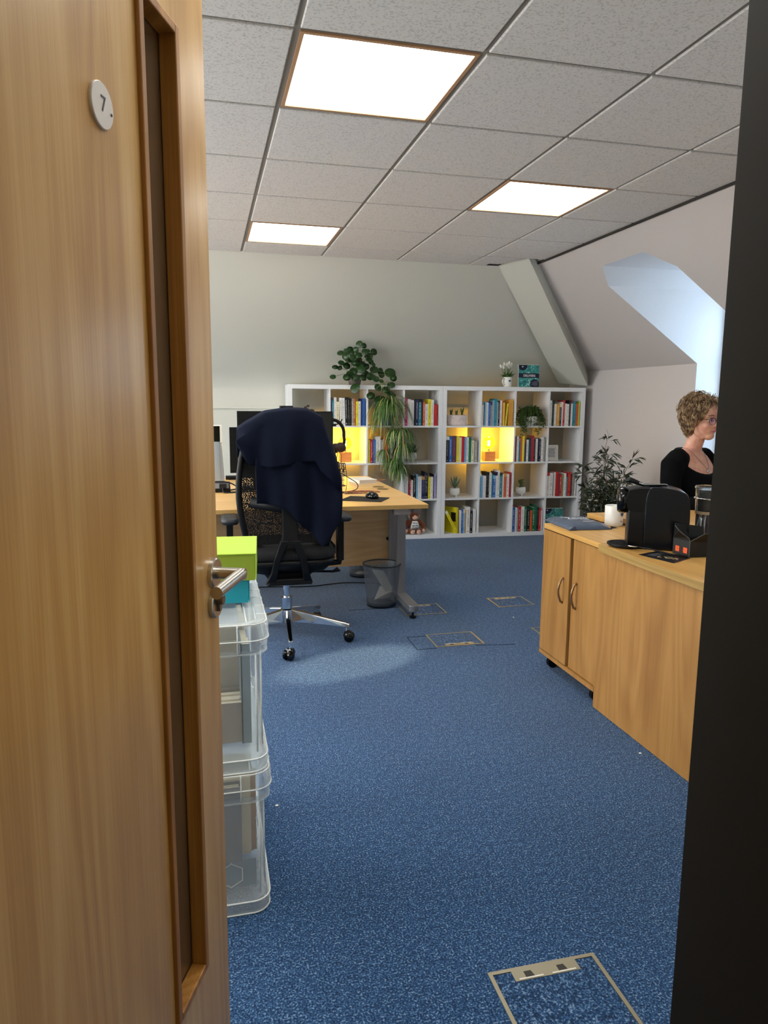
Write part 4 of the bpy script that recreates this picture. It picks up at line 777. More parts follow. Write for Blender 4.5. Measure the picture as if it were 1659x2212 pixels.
# right bookcase
books(1, 1, 0, 'WKS/78/23.5 KS/40/22 LS/70/23 WS/84/22.5 BLB/76/22 SKN/60/23 SW/52/22.5 LW/46/24.5 TL/110/26 WG/24/23 KW/80/24 WKW/90/24.5/0.0 RP/10/24 YA/92/22.5 RO/20/23 YK/62/21.5/0.09 AO/120/25 AY/60/25.5')
books(1, 3, 0, 'WK/82/25 DE/60/25 KS/30/25 WS/82/21.5 AWA/110/21.5 KWC/70/21.5 WP/54/23.5 RWR/70/25 WS/60/22 WM/80/21.5 KS/70/25 WRM/70/25.5 TL/110/24 OM/92/22 ISI/56/24')
books(1, 0, 1, 'KSW/134/25 BW/110/24.5 VP/180/25 YE/110/25 CS/90/24 RP/120/24.5 LB/84/24.5 WK/88/24 GT/96/23.5 CKS/110/24.5 SW/140/20.5/-0.02')
books(1, 2, 1, 'MR/80/24.5 WS/90/25 TKE/66/23 OM/80/24 YC/84/25 NVM/80/21 WK/90/21.5 DT/90/23 MP/70/25 RP/60/25.5 KS/70/22 WM/90/22.5 KN/46/23 NW/86/22 WK/100/24 SI/80/24')
books(1, 1, 2, 'LBW/70/24 LS/70/22 WH/130/21.5 KS/80/25 KW/50/25 WK/100/24.5 TL/60/23 BWL/120/21.5 WSN/70/25 WK/90/26.5 TWD/120/24 WC/60/23 OBA/110/23.5 WK/110/23 RKR/70/24.5')
books(1, 3, 2, 'WRR/130/24 WK/130/23.5 SG/60/24 WG/70/24 RK/120/24.5 MK/60/21 RW/90/21.5 EK/90/22 WN/90/23 TW/60/19.5 RA/150/24 KS/60/22 SM/90/22 WK/70/18.5/0.03')
books(1, 2, 3, 'BW/50/24.5 WS/32/24.5 SW/28/24 RW/50/25 WK/54/25 GW/44/25 KG/12/25 KW/50/22.5 OR/36/21 GW/54/24 GTG/30/26 KS/34/24 RW/40/23 WR/28/21')
# bottom-left cube of the right bookcase: big yellow book face-on and a leaning one
books(1, 0, 3, 'WN/26/23 BW/30/24 LWC/34/23.5 AO/18/23 WKW/56/26 KWK/46/22 WH/50/24', gap0=0.157, fill=0.168)
yb = thing('book', 'large yellow book with a black cover block, turned toward the room', 'book', bp_(cell_u(1, 0) + 0.148, 0.030, cell_z(3) + 0.0006), TH - 1.05 + PI)
mb = MB(); mb.box((-0.0, 0, 0), (0.003, 0.20, 0.258)); 
mb = MB(); mb.box((0.0, 0.0, 0.0), (0.17, 0.0025, 0.255)); mb.box((0.0, 0.022, 0.0), (0.17, 0.0245, 0.255)); mb.box((0, 0, 0), (0.0025, 0.0245, 0.255)); obj('cover', mb, mat('book_yellow', 'e4d523', 0.45), yb)
mb = MB(); mb.box((0.003, 0.003, 0.003), (0.166, 0.0215, 0.252)); obj('pages', mb, pagem, yb)
mb = MB(); mb.box((0.01, 0.0245, 0.115), (0.075, 0.0252, 0.205)); mb.box((0.01, -0.0007, 0.115), (0.075, 0.0, 0.205)); obj('cover_block', mb, mat('cover_black', '151310', 0.5), yb)
lb_ = bpy.data.objects.new('book', book_mesh(0.026, 0.235, 0.046)); COL.objects.link(lb_); lb_.location = bp_(cell_u(1, 0) + 0.078, 0.004, cell_z(3) + 0.001); lb_.rotation_euler = (0, -0.50, TH)
lb_.location = bp_(cell_u(1, 0) + 0.114, 0.001, cell_z(3) + 0.013)
lb_['base'] = list(rgb('e4d523')[:3]); lb_['accent'] = list(rgb('151310')[:3]); lb_['band'] = list(rgb('e9e6b0')[:3]); tag(lb_, 'yellow and black book leaning steeply against the left side of the bottom cube', 'book')

# globe lamps on wooden cubes
def globe_lamp(lb, case, u, w, z):
    t = thing('globe_lamp', lb, 'lamp', bp_(u, w, z), TH)
    mb = MB(); mb.box((-0.055, -0.05, 0.0), (0.055, 0.055, 0.094)); obj('cube_base', mb, wood('lamp_wood_%d' % case, '9a6c46', 'b5855c', 'c4986e', 'x', 0.5), t, bev=0.003)
    mb = MB(); mb.cyl((0, 0, 0.094), (0, 0, 0.118), 0.014); obj('socket', mb, steel, t)
    am = mat('amber_glass', 'ffc83a', 0.05, trans=1.0, ior=1.02, emit=(1.0, 0.55, 0.03, 1), es=0.8)
    mb = MB(); mb.ell((0, 0, 0.178), (0.062, 0.062, 0.062), 28, 18); o = obj('bulb_glass', mb, am, t, smooth=True)
    mb = MB(); P = []
    for k in range(60):
        a = k * 0.75; P.append((0.010 * math.cos(a), 0.010 * math.sin(a), 0.148 + 0.052 * k / 60))
    mb.tube(P, 0.0032, 6); obj('filament', mb, mat('filament_glow', 'ffffff', 0.5, emit=(1.0, 0.80, 0.30, 1), es=90), t, smooth=True)
    l = bpy.data.lights.new('bulb_light', 'POINT'); l.energy = BULB_W; l.color = (1.0, 0.49, 0.035); l.shadow_soft_size = 0.03
    lo = bpy.data.objects.new('bulb_light', l); COL.objects.link(lo); lo.parent = t; lo.location = (0, 0, 0.252)
    l2 = bpy.data.lights.new('bulb_light', 'POINT'); l2.energy = BULB_W * 0.5; l2.color = (1.0, 0.49, 0.035); l2.shadow_soft_size = 0.03
    lo = bpy.data.objects.new('bulb_light', l2); COL.objects.link(lo); lo.parent = t; lo.location = (0, 0.13, 0.17)
globe_lamp('glowing amber globe bulb on a small wooden cube, in the left bookcase', 0, cell_u(0, 1) + 0.165, 0.20, cell_z(1) + 0.0006)
globe_lamp('glowing amber globe bulb on a small wooden cube, in the right bookcase', 1, cell_u(1, 1) + 0.145, 0.18, cell_z(1) + 0.0006)

# ================================================================== PLANTS AND ORNAMENTS on the bookcases
def pot_lathe(prof, seg=28): mb = MB(); mb.lathe(prof, seg); return mb
def leaf_blade(mb, p, d, L, w, droop=0.3, n=4, mi=0, up=Vector((0, 0, 1))):
    """narrow double-sided blade from p along d"""
    d = Vector(d).normalized(); side = d.cross(up); 
    if side.length < 1e-4: side = Vector((1, 0, 0))
    side.normalize(); q = Vector(p); vs = []; 
    for i in range(n + 1):
        t = i / n; ww = w * math.sin(PI * min(0.999, 0.08 + 0.92 * t)) ** 0.8 if i < n else 0.0003
        vs += [q - side * ww / 2, q + side * ww / 2]
        d = (d + Vector((0, 0, -droop / n))).normalized(); q = q + d * (L / n)
    mb._add(vs, [(2 * i, 2 * i + 1, 2 * i + 3, 2 * i + 2) for i in range(n)], mi); return q
def succ_pot(t):
    mb = pot_lathe([(0.0, 0.012), (0.03, 0.012), (0.048, 0.03), (0.052, 0.055), (0.047, 0.085), (0.042, 0.088), (0.040, 0.082), (0.0, 0.078)]); obj('pot', mb, cream, t, smooth=True)
    mb = MB()
    for k in range(3): a = 2 * PI * k / 3 + 0.5; mb.cyl((0.026 * math.cos(a), 0.026 * math.sin(a), 0), (0.03 * math.cos(a), 0.03 * math.sin(a), 0.02), 0.007, 0.010, 10)
    obj('pot_feet', mb, cream, t)
    mb = MB(); mb.cyl((0, 0, 0.076), (0, 0, 0.081), 0.039); obj('soil', mb, soil, t)
def agave(lb, case, c, r, u, w, n, L, ww, m, tilt):
    t = thing('succulent', lb, 'plant', bp_(cell_u(case, c) + u, w, cell_z(r) + 0.0006), 0.3); succ_pot(t)
    for k in range(n):
        ring = k / n; a = k * 2.4; el = tilt[0] + (tilt[1] - tilt[0]) * ring
        mb = MB(); d = Vector((math.cos(a) * math.cos(el), math.sin(a) * math.cos(el), math.sin(el))); s = Vector((-math.sin(a), math.cos(a), 0)); up = d.cross(s) * -1
        p0 = Vector((0, 0, 0.082)); rings = []
        for tt, wd in ((0, 0.55), (0.3, 1), (0.65, 0.75), (0.9, 0.3), (1, 0.03)):
            q = p0 + d * (L * tt) + Vector((0, 0, 0.25 * L * tt * tt)); x = s * ww * wd / 2; y = up * ww * wd * 0.16
            rings.append([q - x, q - y * 1.6, q + x, q + y * 0.4])
        mb.loft(rings); obj('leaf', mb, m, t)
agave('spiky dark green succulent in a white footed pot, left bookcase', 0, 3, 1, 0.112, 0.16, 17, 0.085, 0.024, mat('agave_green', '1f4a35', 0.4), (0.1, 1.4))
agave('tall grey green succulent in a white footed pot, left cube of third row', 1, 0, 2, 0.135, 0.13, 15, 0.105, 0.018, mat('aloe_green', '6b8a72', 0.45), (0.75, 1.5))
t = thing('small_pot_plant', 'small leafy green plant in a white footed pot, third row of the right bookcase', 'plant', bp_(cell_u(1, 2) + 0.125, 0.12, cell_z(2) + 0.0006)); succ_pot(t)
mb = MB(); rnd = random.Random(3)
for k in range(46):
    a = rnd.uniform(0, 6.28); rr_ = rnd.uniform(0, 0.028); z = rnd.uniform(0.09, 0.16); mb.ell((rr_ * math.cos(a), rr_ * math.sin(a), z), (0.009, 0.009, 0.006), 6, 4)
for k in range(7): a = k; mb.tube([(0, 0, 0.08), (0.02 * math.cos(a), 0.02 * math.sin(a), 0.15)], 0.0015, 4)
stuff(obj('foliage', mb, mat('box_leaf', '5d7a3e', 0.5), t))
# hyacinth bulbs in a marbled oval planter
t = thing('bulb_planter', 'marbled pinkish oval planter with three sprouting bulbs, top row', 'planter', bp_(cell_u(1, 0) + 0.135, 0.10, cell_z(0) + 0.0006), TH)
marb = bpy.data.materials.new('marbled'); marb.use_nodes = True; nt = marb.node_tree; b = nt.nodes['Principled BSDF']; tc = N(nt, 'ShaderNodeTexCoord'); nz = N(nt, 'ShaderNodeTexNoise'); nz.inputs['Scale'].default_value = 26; nz.inputs['Distortion'].default_value = 2.5; nt.links.new(tc.outputs['Object'], nz.inputs['Vector'])
rm = ramp(nt, [(0.46, rgb('e8dad5')), (0.50, rgb('b0928b')), (0.54, rgb('e6d9d4'))]); nt.links.new(nz.outputs['Fac'], rm.inputs[0]); nt.links.new(rm.outputs[0], b.inputs['Base Color']); b.inputs['Roughness'].default_value = 0.4
mb = MB(); ov = lambda a, b_, z: [(a * math.cos(q), b_ * math.sin(q), z) for q in [2 * PI * k / 36 for k in range(36)]]
mb.loft([ov(0.092, 0.055, 0), ov(0.102, 0.065, 0.01), ov(0.103, 0.066, 0.098), ov(0.100, 0.063, 0.102), ov(0.093, 0.056, 0.098), ov(0.093, 0.056, 0.09)], cap=True); obj('planter', mb, marb, t, smooth=False, sharp=True)
mb = MB(); mb.loft([ov(0.092, 0.055, 0.09), ov(0.08, 0.045, 0.103)]); obj('soil', mb, soil, t)
for x, h in ((-0.062, 0.065), (-0.008, 0.055), (0.048, 0.085)):
    mb = MB()
    for k in range(5): a = k * 1.3; leaf_blade(mb, (x, 0, 0.10), (0.22 * math.cos(a), 0.2 * math.sin(a), 1), h * (1 - 0.06 * k), 0.015, 0.0, 4, up=Vector((math.sin(a), -math.cos(a), 0.0)))
    mb.ell((x, 0, 0.11), (0.012, 0.012, 0.02), 10, 6); obj('bulb_shoot', mb, mat('shoot_green', '3c5c2c', 0.45), t)
# trailing plant in a pale basket
t = thing('trailing_plant', 'bushy trailing green plant in a pale pot spilling over the shelf edge', 'plant', bp_(cell_u(1, 2) + 0.165, 0.06, cell_z(0) + 0.0006), TH)
mb = pot_lathe([(0.0, 0.0), (0.055, 0.0), (0.075, 0.03), (0.083, 0.09), (0.079, 0.093), (0.0, 0.085)]); obj('pot', mb, cream, t, smooth=True)
mb = MB(); ms = MB(); rnd = random.Random(11)
def leaflet(mb, p, s, rnd):
    a, b_ = rnd.uniform(0, 6.28), rnd.uniform(-0.9, 0.9); d = Vector((math.cos(a) * math.cos(b_), math.sin(a) * math.cos(b_), math.sin(b_))); x = d.cross(Vector((0.1, 0.2, 1))).normalized(); p = Vector(p)
    mb._add([p, p + d * s * .45 + x * s * .38, p + d * s, p + d * s * .45 - x * s * .38], [(0, 1, 2), (0, 2, 3)])
for k in range(120):
    a = rnd.uniform(0, 6.28); R = rnd.uniform(0.02, 0.15); x, y = R * math.cos(a), R * math.sin(a) * 0.75 - 0.02
    z = 0.135 + 0.03 * math.cos(R * 10); P = [(0.3 * x, 0.3 * y, 0.09), (0.7 * x, 0.7 * y, z + 0.02), (x, y, z - R * 0.45)]
    if R > 0.09 or k % 6 == 0:
        dz = rnd.uniform(0.03, 0.11)
        P.append((x * 1.05, min(y, -0.075) if y < 0.02 else y, P[-1][2] - dz)); 
        if rnd.random() < 0.35 and abs(x) > 0.02: P.append((x * 1.02, min(y, -0.085), P[-1][2] - rnd.uniform(0.04, 0.1)))
    for q in range(len(P)): 
        if P[q][1] > -0.07 and P[q][2] < 0.02: P[q] = (P[q][0], P[q][1], 0.02)
    ms.tube(P, 0.0011, 4)
    for (p, q) in zip(P, P[1:]):
        n = max(3, int((Vector(q) - Vector(p)).length / 0.009))
        for i in range(n): m = Vector(p).lerp(Vector(q), i / n) + Vector([rnd.gauss(0, 0.006) for _ in range(3)]); leaflet(mb, m, rnd.uniform(0.018, 0.029), rnd)
stuff(obj('foliage', mb, mat('ivy_green', '3f6331', 0.5), t)); obj('stems', ms, stemm, t)
# picture frame
t = thing('photo_frame', 'small square white frame with a grey patterned print, right bookcase', 'picture frame', bp_(cell_u(1, 3) + 0.092, 0.13, cell_z(1) + 0.001), TH); t.rotation_euler = (-0.10, 0, TH)
mb = MB(); s = 0.078
for a, b in (((-s, 0, 0), (s, .02, .02)), ((-s, 0, 2 * s - .02), (s, .02, 2 * s)), ((-s, 0, .02), (-s + .02, .02, 2 * s - .02)), ((s - .02, 0, .02), (s, .02, 2 * s - .02))): mb.box(a, b)
obj('frame', mb, cream, t, bev=0.001); mb = MB(); mb.box((-s + .02, .008, .02), (s - .02, .012, 2 * s - .02)); obj('mount', mb, paper, t)
prn = bpy.data.materials.new('script_print'); prn.use_nodes = True; nt = prn.node_tree; b = nt.nodes['Principled BSDF']; tc = N(nt, 'ShaderNodeTexCoord'); nz = N(nt, 'ShaderNodeTexNoise'); nz.inputs['Scale'].default_value = 260; nt.links.new(tc.outputs['Object'], nz.inputs['Vector']); rm = ramp(nt, [(0.45, rgb('7d8084')), (0.55, rgb('e4e4e2'))]); nt.links.new(nz.outputs['Fac'], rm.inputs[0]); nt.links.new(rm.outputs[0], b.inputs['Base Color'])
mb = MB(); mb.box((-s + .032, .0068, .032), (s - .032, .0078, 2 * s - .032)); obj('print', mb, prn, t)
# white vase with twigs
t = thing('twig_vase', 'small white vase with dark leafy twigs, top left cube of the left bookcase', 'vase', bp_(cell_u(0, 0) + 0.165, 0.10, cell_z(0) + 0.0006))
mb = pot_lathe([(0.0, 0), (0.03, 0), (0.036, 0.02), (0.035, 0.09), (0.038, 0.10), (0.034, 0.10), (0.032, 0.09), (0, 0.08)]); obj('vase', mb, cream, t, smooth=True)
mb = MB(); ml = MB(); rnd = random.Random(2)
for px, pz in ((-0.035, 0.165), (-0.012, 0.178), (0.02, 0.14), (-0.03, 0.15), (0.035, 0.135)):
    mb.tube([(0, 0, 0.08), (px * 0.3, 0, 0.12), (px, 0.0, pz)], 0.0016, 5)
    for k in range(3): a = -0.6 + 0.6 * k; leaf_blade(ml, (px, 0, pz - 0.01), (math.sin(a), 0.05, math.cos(a)), 0.024, 0.012, 0, 4, up=Vector((0, 1, 0)))
obj('twigs', mb, twig, t); obj('leaves', ml, mat('twig_leaf', '3a2b22', 0.6), t)
# pilea on top of the left bookcase: round leaves, each its own part
t = thing('pilea_plant', 'round leaved green pot plant trailing over the top of the left bookcase', 'plant', bp_(0.625, 0.075, BH + 0.0005))
mb = pot_lathe([(0, 0), (0.052, 0), (0.062, 0.045), (0.066, 0.082), (0.070, 0.083), (0.070, 0.095), (0.063, 0.095), (0.061, 0.085), (0.0, 0.08)]); obj('pot', mb, mat('pot_grey_brown', '6f665e', 0.5), t, smooth=True)
pil = mat('pilea_leaf', '23421b', 0.3)
def pilea_leaf(R, cup):
    mb = MB(); vs = [(0, 0, 0)]; 
    for ring, rr_ in ((1, 0.55), (2, 0.95), (3, 1.0)):
        for k in range(14): a = 2 * PI * k / 14; q = rr_ * (1 - 0.10 * math.exp(-((a - 0) ** 2) * 4)); vs.append((R * q * math.cos(a), R * 0.92 * q * math.sin(a), cup * q * q * R - (0.0012 if ring == 3 else 0)))
    fs = [(0, 1 + k, 1 + (k + 1) % 14) for k in range(14)]
    for j in (0, 1): fs += [(1 + j * 14 + k, 15 + j * 14 + k, 15 + j * 14 + (k + 1) % 14, 1 + j * 14 + (k + 1) % 14) for k in range(14)]
    n0 = len(vs); vs += [(x, y, z - 0.0012) for x, y, z in vs[:1]]; fs += [(n0, 29 + (k + 1) % 14, 29 + k) for k in range(14)]
    mb._add(vs, fs); return mb.mesh('leaf', pil, True)
PLM = [pilea_leaf(1.0, -0.15), pilea_leaf(1.0, 0.12), pilea_leaf(1.0, -0.28)]
# positions in metres relative to the pot, measured off the plant: right, up, radius
PL = [(-.225, .072, .026), (-.20, .155, .026), (-.155, .29, .030), (-.11, .295, .026), (-.155, .15, .023), (-.12, .255, .034), (-.14, .20, .028), (-.07, .31, .030), (-.03, .31, .026), (0.0, .36, .030), (.04, .345, .024), (.055, .30, .030), (.10, .31, .018), (.14, .295, .030),
      (.11, .265, .026), (.11, .235, .026), (.14, .21, .024), (.165, .19, .018), (.17, .145, .038), (.23, .13, .030), (.26, .10, .030), (.33, .12, .048), (.345, .065, .030), (.325, .01, .034), (.20, -.02, .034), (.275, -.045, .038), (.32, -.07, .034), (.34, -.09, .028), (.13, -.10, .036), (.22, -.125, .052), (.03, -.04, .042) ,
      (-.02, .20, .034), (0.02, .22, .03), (-.05, .24, .03), (-.09, .17, .033), (-.03, .13, .036), (.03, .14, .036), (.08, .10, .034), (.13, .08, .034), (.16, .07, .030), (.09, .165, .03), (.06, .19, .03), (-.06, .10, .036), (-.10, .065, .034), (-.025, .065, .032), (-.02, -.03, .044), (.045, .06, .03), (.18, .055, .026), (.23, .04, .022), (-.08, .22, .03), (.0, .27, .03), (-.06, .28, .025), (.08, .25, .022), (.245, .09, .022), (.02, .17, .03)]
ms = MB(); rnd = random.Random(5)
for i, (x, z, R) in enumerate(PL):
    if i == 30: continue
    y = -0.05 - 0.12 * math.cos(min(1, abs(x) / 0.25) * 1.5) * rnd.uniform(0.2, 1.0) - (0.05 if z > 0.22 else 0) + (0.04 if i % 5 == 0 and z < 0.2 else 0)
    if z < 0.08: y = min(y, -0.115)
    o = bpy.data.objects.new('leaf', PLM[i % 3]); COL.objects.link(o); o.parent = t; R *= 1.15; o.location = (x, y, z); o.scale = (R, R, R)
    nrm = Vector((-0.25 + 0.9 * (x) + rnd.uniform(-.45, .45), -1.0, 0.35 + rnd.uniform(-.4, .6))).normalized(); o.rotation_euler = nrm.to_track_quat('Z', 'Y').to_euler()
    if x > 0.12: base = Vector((0.14, -0.05, 0.10)) if z > 0.02 else Vector((0.24, -0.16, 0.02))
    else: base = Vector((0.0, 0.0, 0.085))
    p = Vector((x, y, z)); mid = base.lerp(p, 0.5) + Vector((0, 0, 0.02)); ms.tube([base, mid, p + nrm * -0.002], 0.0016, 5)
ms.tube(cr([(0, 0, 0.085), (0.06, -0.02, 0.15), (0.12, -0.05, 0.12), (0.20, -0.08, 0.06), (0.24, -0.105, 0.02), (0.25, -0.11, -0.06), (0.30, -0.11, -0.15), (0.28, -0.11, -0.24)]), 0.0035, 6)
obj('stems', ms, stemm, t)
# spider plant standing in the cube and hanging down
t = thing('spider_plant', 'striped spider plant hanging in long tufts down the front of the left bookcase', 'plant', bp_(cell_u(0, 2) + 0.185, 0.05, cell_z(0) + 0.0006), TH)
mb = pot_lathe([(0, 0), (0.05, 0), (0.068, 0.10), (0.064, 0.103), (0.0, 0.095)]); obj('pot', mb, mat('pot_slate', '8f969c', 0.5), t, smooth=True)
sg = MB(); rnd = random.Random(9)
def tuft(c, n, L, wide, up0, w=0.009):
    for k in range(int(n * 1.6)):
        a = rnd.uniform(0, 6.28); e = rnd.uniform(up0 - 0.5, up0 + 0.5); d = Vector((math.cos(a) * math.cos(e) * wide, math.sin(a) * math.cos(e) * 0.5 - 0.35, math.sin(e)))
        leaf_blade(sg, Vector(c) + Vector((rnd.gauss(0, .008), rnd.gauss(0, .006), 0)), d, L * rnd.uniform(0.55, 1.1), w * rnd.uniform(.7, 1.3), 3.6, 7, 0 if rnd.random() < 0.78 else (1 if rnd.random() < 0.75 else 2))
tuft((0.02, -0.04, 0.20), 85, 0.36, 1.0, 0.9); tuft((-0.04, -0.07, 0.12), 26, 0.30, 1.2, 0.4)
tuft((0.045, -0.11, -0.03), 30, 0.22, 1.2, 0.3); tuft((0.125, -0.10, -0.03), 70, 0.30, 1.1, 0.6, 0.007); tuft((0.13, -0.13, -0.16), 60, 0.26, 1.1, 0.3, 0.007); tuft((-0.05, -0.12, -0.22), 36, 0.22, 1.0, 0.3, 0.006); tuft((0.06, -0.13, -0.30), 60, 0.22, 1.1, 0.3, 0.007); tuft((0.10, -0.13, -0.36), 60, 0.22, 0.9, 0.2, 0.007); tuft((-0.0, -0.13, -0.30), 34, 0.18, 1.1, 0.2, 0.006)
stuff(obj('foliage', sg, [mat('spider_green', '4a7030', 0.45), mat('spider_pale', 'a8b878', 0.45), mat('spider_straw', 'b8a060', 0.5)], t))
mb = MB(); mb.tube(cr([(-0.02, -0.05, 0.10), (-0.045, -0.11, 0.02), (-0.045, -0.12, -0.10), (-0.05, -0.12, -0.24)]), 0.0022, 5); mb.tube(cr([(0.03, -0.05, 0.10), (0.10, -0.12, 0.03), (0.13, -0.12, -0.14), (0.09, -0.12, -0.36)]), 0.0022, 5); obj('runners', mb, mat('spider_straw', 'b8a060', 0.5), t)
# mug of tulips and the booklet on the right bookcase
t = thing('tulip_mug', 'white mug with a blue heart holding white tulips, on top of the bookcase', 'mug', bp_(2.13, 0.06, BH + 0.0005), 0.35)
mb = pot_lathe([(0, 0), (0.036, 0), (0.040, 0.004), (0.041, 0.093), (0.0395, 0.095), (0.037, 0.092), (0.036, 0.02), (0, 0.018)], 32); obj('mug_body', mb, cream, t, smooth=True)
mb = MB(); mb.tube([(-0.038, -0.0, 0.078), (-0.062, 0, 0.074), (-0.070, 0, 0.050), (-0.060, 0, 0.024), (-0.038, 0, 0.018)], 0.0052, 8); obj('handle', mb, cream, t, smooth=True)
def heart(mb, c, s, n, up=Vector((0, 0, 1))):
    n = Vector(n).normalized(); r = up.cross(n).normalized(); P = []
    for k in range(22):
        a = 2 * PI * k / 22; x = 16 * math.sin(a) ** 3; y = 13 * math.cos(a) - 5 * math.cos(2 * a) - 2 * math.cos(3 * a) - math.cos(4 * a); P.append(Vector(c) + r * (x / 32 * s) + up * (y / 32 * s))
    mb._add(P, [tuple(range(22))])
mb = MB(); a = -1.85; heart(mb, (0.0425 * math.cos(a), 0.0425 * math.sin(a), 0.058), 0.026, (math.cos(a), math.sin(a), 0)); obj('heart_print', mb, mat('print_blue', '2c4a78', 0.5), t)
tw = MB(); lf = MB(); rnd = random.Random(4); wt = []
for x, z in ((-0.125, .185), (-0.095, .18), (-0.065, .205), (-0.04, .20), (-0.015, .215), (0.0, .18), (0.02, .21), (0.04, .195), (0.055, .21), (-.02, .185)):
    y = rnd.uniform(-0.02, 0.03); mbp = MB(); c = Vector((x * 0.85 + 0.01, y, z)); d = (c - Vector((0, 0, 0.06))).normalized()
    lf.tube([(x * 0.15, 0, 0.08), (x * 0.5, y * .6, 0.13), c], 0.0022, 5)
    q = d.to_track_quat('Z', 'Y').to_matrix().to_4x4()
    for k in range(5):
        mbp.M = Matrix.Translation(c) @ q @ Matrix.Rotation(k * 1.257, 4, 'Z') @ Matrix.Translation((0.007, 0, 0)) @ Matrix.Rotation(-0.15, 4, 'Y'); mbp.ell((0, 0, 0.012), (0.006, 0.010, 0.020), 8, 6)
    obj('tulip_head', mbp, mat('petal_white', 'f4f1e6', 0.5), t, smooth=True)
for k in range(34): a = rnd.uniform(0, 6.28); leaf_blade(lf, (0.02 * math.cos(a), 0.02 * math.sin(a), 0.085), (math.cos(a) * 0.9, math.sin(a) * .6, rnd.uniform(0.6, 1.5)), rnd.uniform(0.06, 0.10), 0.018, 0.8, 4)
obj('leaves', lf, leafm, t)
cov = bpy.data.materials.new('teal_water_print'); cov.use_nodes = True; nt = cov.node_tree; b = nt.nodes['Principled BSDF']; tc = N(nt, 'ShaderNodeTexCoord'); nz = N(nt, 'ShaderNodeTexNoise'); nz.inputs['Scale'].default_value = 42; nz.inputs['Detail'].default_value = 4; nz.inputs['Distortion'].default_value = 1.5; nt.links.new(tc.outputs['Object'], nz.inputs['Vector'])
rm = ramp(nt, [(0.36, rgb('155a68')), (0.5, rgb('2e8f8f')), (0.60, rgb('4aa58d')), (0.68, rgb('c9ecec'))]); nt.links.new(nz.outputs['Fac'], rm.inputs[0]); nt.links.new(rm.outputs[0], b.inputs['Base Color']); b.inputs['Roughness'].default_value = 0.35
inkn = mat('print_navy', '161a3c', 0.4)
def booklet(lb, loc, rot, writing=True):
    t = thing('booklet', lb, 'booklet', loc); t.rotation_euler = rot; w, h = 0.212, 0.212
    mb = MB(); mb.box((0, 0, 0), (w, 0.006, h)); obj('cover', mb, cov, t)
    mb = MB(); mb.box((-0.003, 0.0062, 0), (w + 0.003, 0.010, h + 0.004)); obj('backing', mb, paper, t)
    def arcpoly(cx, cz, r, a0, a1, corner, y=-0.0004):
        P = [(cx + r * math.cos(math.radians(a0 + (a1 - a0) * k / 16)), y, cz + r * math.sin(math.radians(a0 + (a1 - a0) * k / 16))) for k in range(17)]
        P = [(min(max(p[0], 0.0), w), p[1], min(max(p[2], 0.0), h)) for p in P] + corner; m = MB(); m._add(P, [tuple(range(len(P)))]); return m
    obj('navy_corner', arcpoly(0.042, h - 0.008, 0.046, -150, 5, [(0.088, -0.0004, h), (0.0, -0.0004, h)]), inkn, t)
    m = MB(); heart(m, (0.040, -0.0009, h - 0.018), 0.016, (0, -1, 0)); obj('heart_logo', m, paper, t)
    if writing:
        mb = MB(); mb.box((0, -0.0005, 0.088), (w, 0.0, 0.132)); obj('title_band', mb, inkn, t)
        text_obj('title', 'DELIVERS', 0.030, paper, t, (w * 0.52, -0.001, 0.108), (PI / 2, 0, 0), bold=0.0004)
        obj('navy_roundel', arcpoly(0.165, 0.028, 0.048, -36, 216, [], -0.0004), inkn, t)
        m = MB()
        for k, (x0, x1) in enumerate(((0.16, 0.20), (0.135, 0.195), (0.142, 0.195), (0.128, 0.198), (0.155, 0.195))): m.box((x0, -0.0009, 0.052 - k * 0.0095), (x1, -0.0005, 0.0535 - k * 0.0095))
        obj('small_print', m, mat('print_grey', 'b9bccb', 0.5), t)
    return t
booklet('square teal booklet reading DELIVERS standing on top of the right bookcase', bp_(2.238, 0.045, BH + 0.0035), (-0.06, 0, TH))
booklet('teal and navy booklet in the bottom right cube, half hidden by the grey parcel', bp_(cell_u(1, 3) + 0.02, 0.08, cell_z(3) + 0.0035), (-0.08, 0, TH), False)

# ================================================================== SOFT TOY MONKEY
t = thing('toy_monkey', 'brown plush monkey in a white shirt with black writing, sitting in the bottom cube', 'soft toy', bp_(cell_u(0, 3) + 0.128, 0.10, cell_z(3) + 0.001), TH)
fur = mat('brown_fur', '7d3a16', 0.95, bump=(260, 1.0, 0.006), sheen=0.3); pink = mat('plush_pink', 'e0b49c', 0.85)
mb = MB(); mb.ell((0, 0, 0.075), (0.058, 0.05, 0.075), 20, 14); mb.ell((0, -0.005, 0.172), (0.046, 0.044, 0.046), 20, 14)
for s in (-1, 1):
    mb.tube([(s * 0.045, 0, 0.125), (s * 0.085, -0.01, 0.085), (s * 0.098, -0.025, 0.045), (s * 0.088, -0.045, 0.03)], [0.024, 0.024, 0.021, 0.016], 12)
    mb.tube([(s * 0.03, 0, 0.03), (s * 0.05, -0.04, 0.026), (s * 0.032, -0.072, 0.024)], [0.03, 0.027, 0.02], 12)
rnd = random.Random(6)
for k in range(46): a = rnd.uniform(0, 6.28); e = rnd.uniform(0.1, 1.5); mb.ell((0.046 * math.cos(a) * math.cos(e), -0.005 + 0.044 * math.sin(a) * math.cos(e), 0.172 + 0.046 * math.sin(e)), (0.007, 0.007, 0.010), 6, 5)
remesh(obj('body', mb, fur, t), 0.0035, 2)
mb = MB(); mb.ell((0.004, -0.043, 0.158), (0.030, 0.022, 0.022), 18, 12); mb.ell((0.0, -0.05, 0.176), (0.013, 0.010, 0.010), 12, 8); obj('muzzle', mb, pink, t, smooth=True)
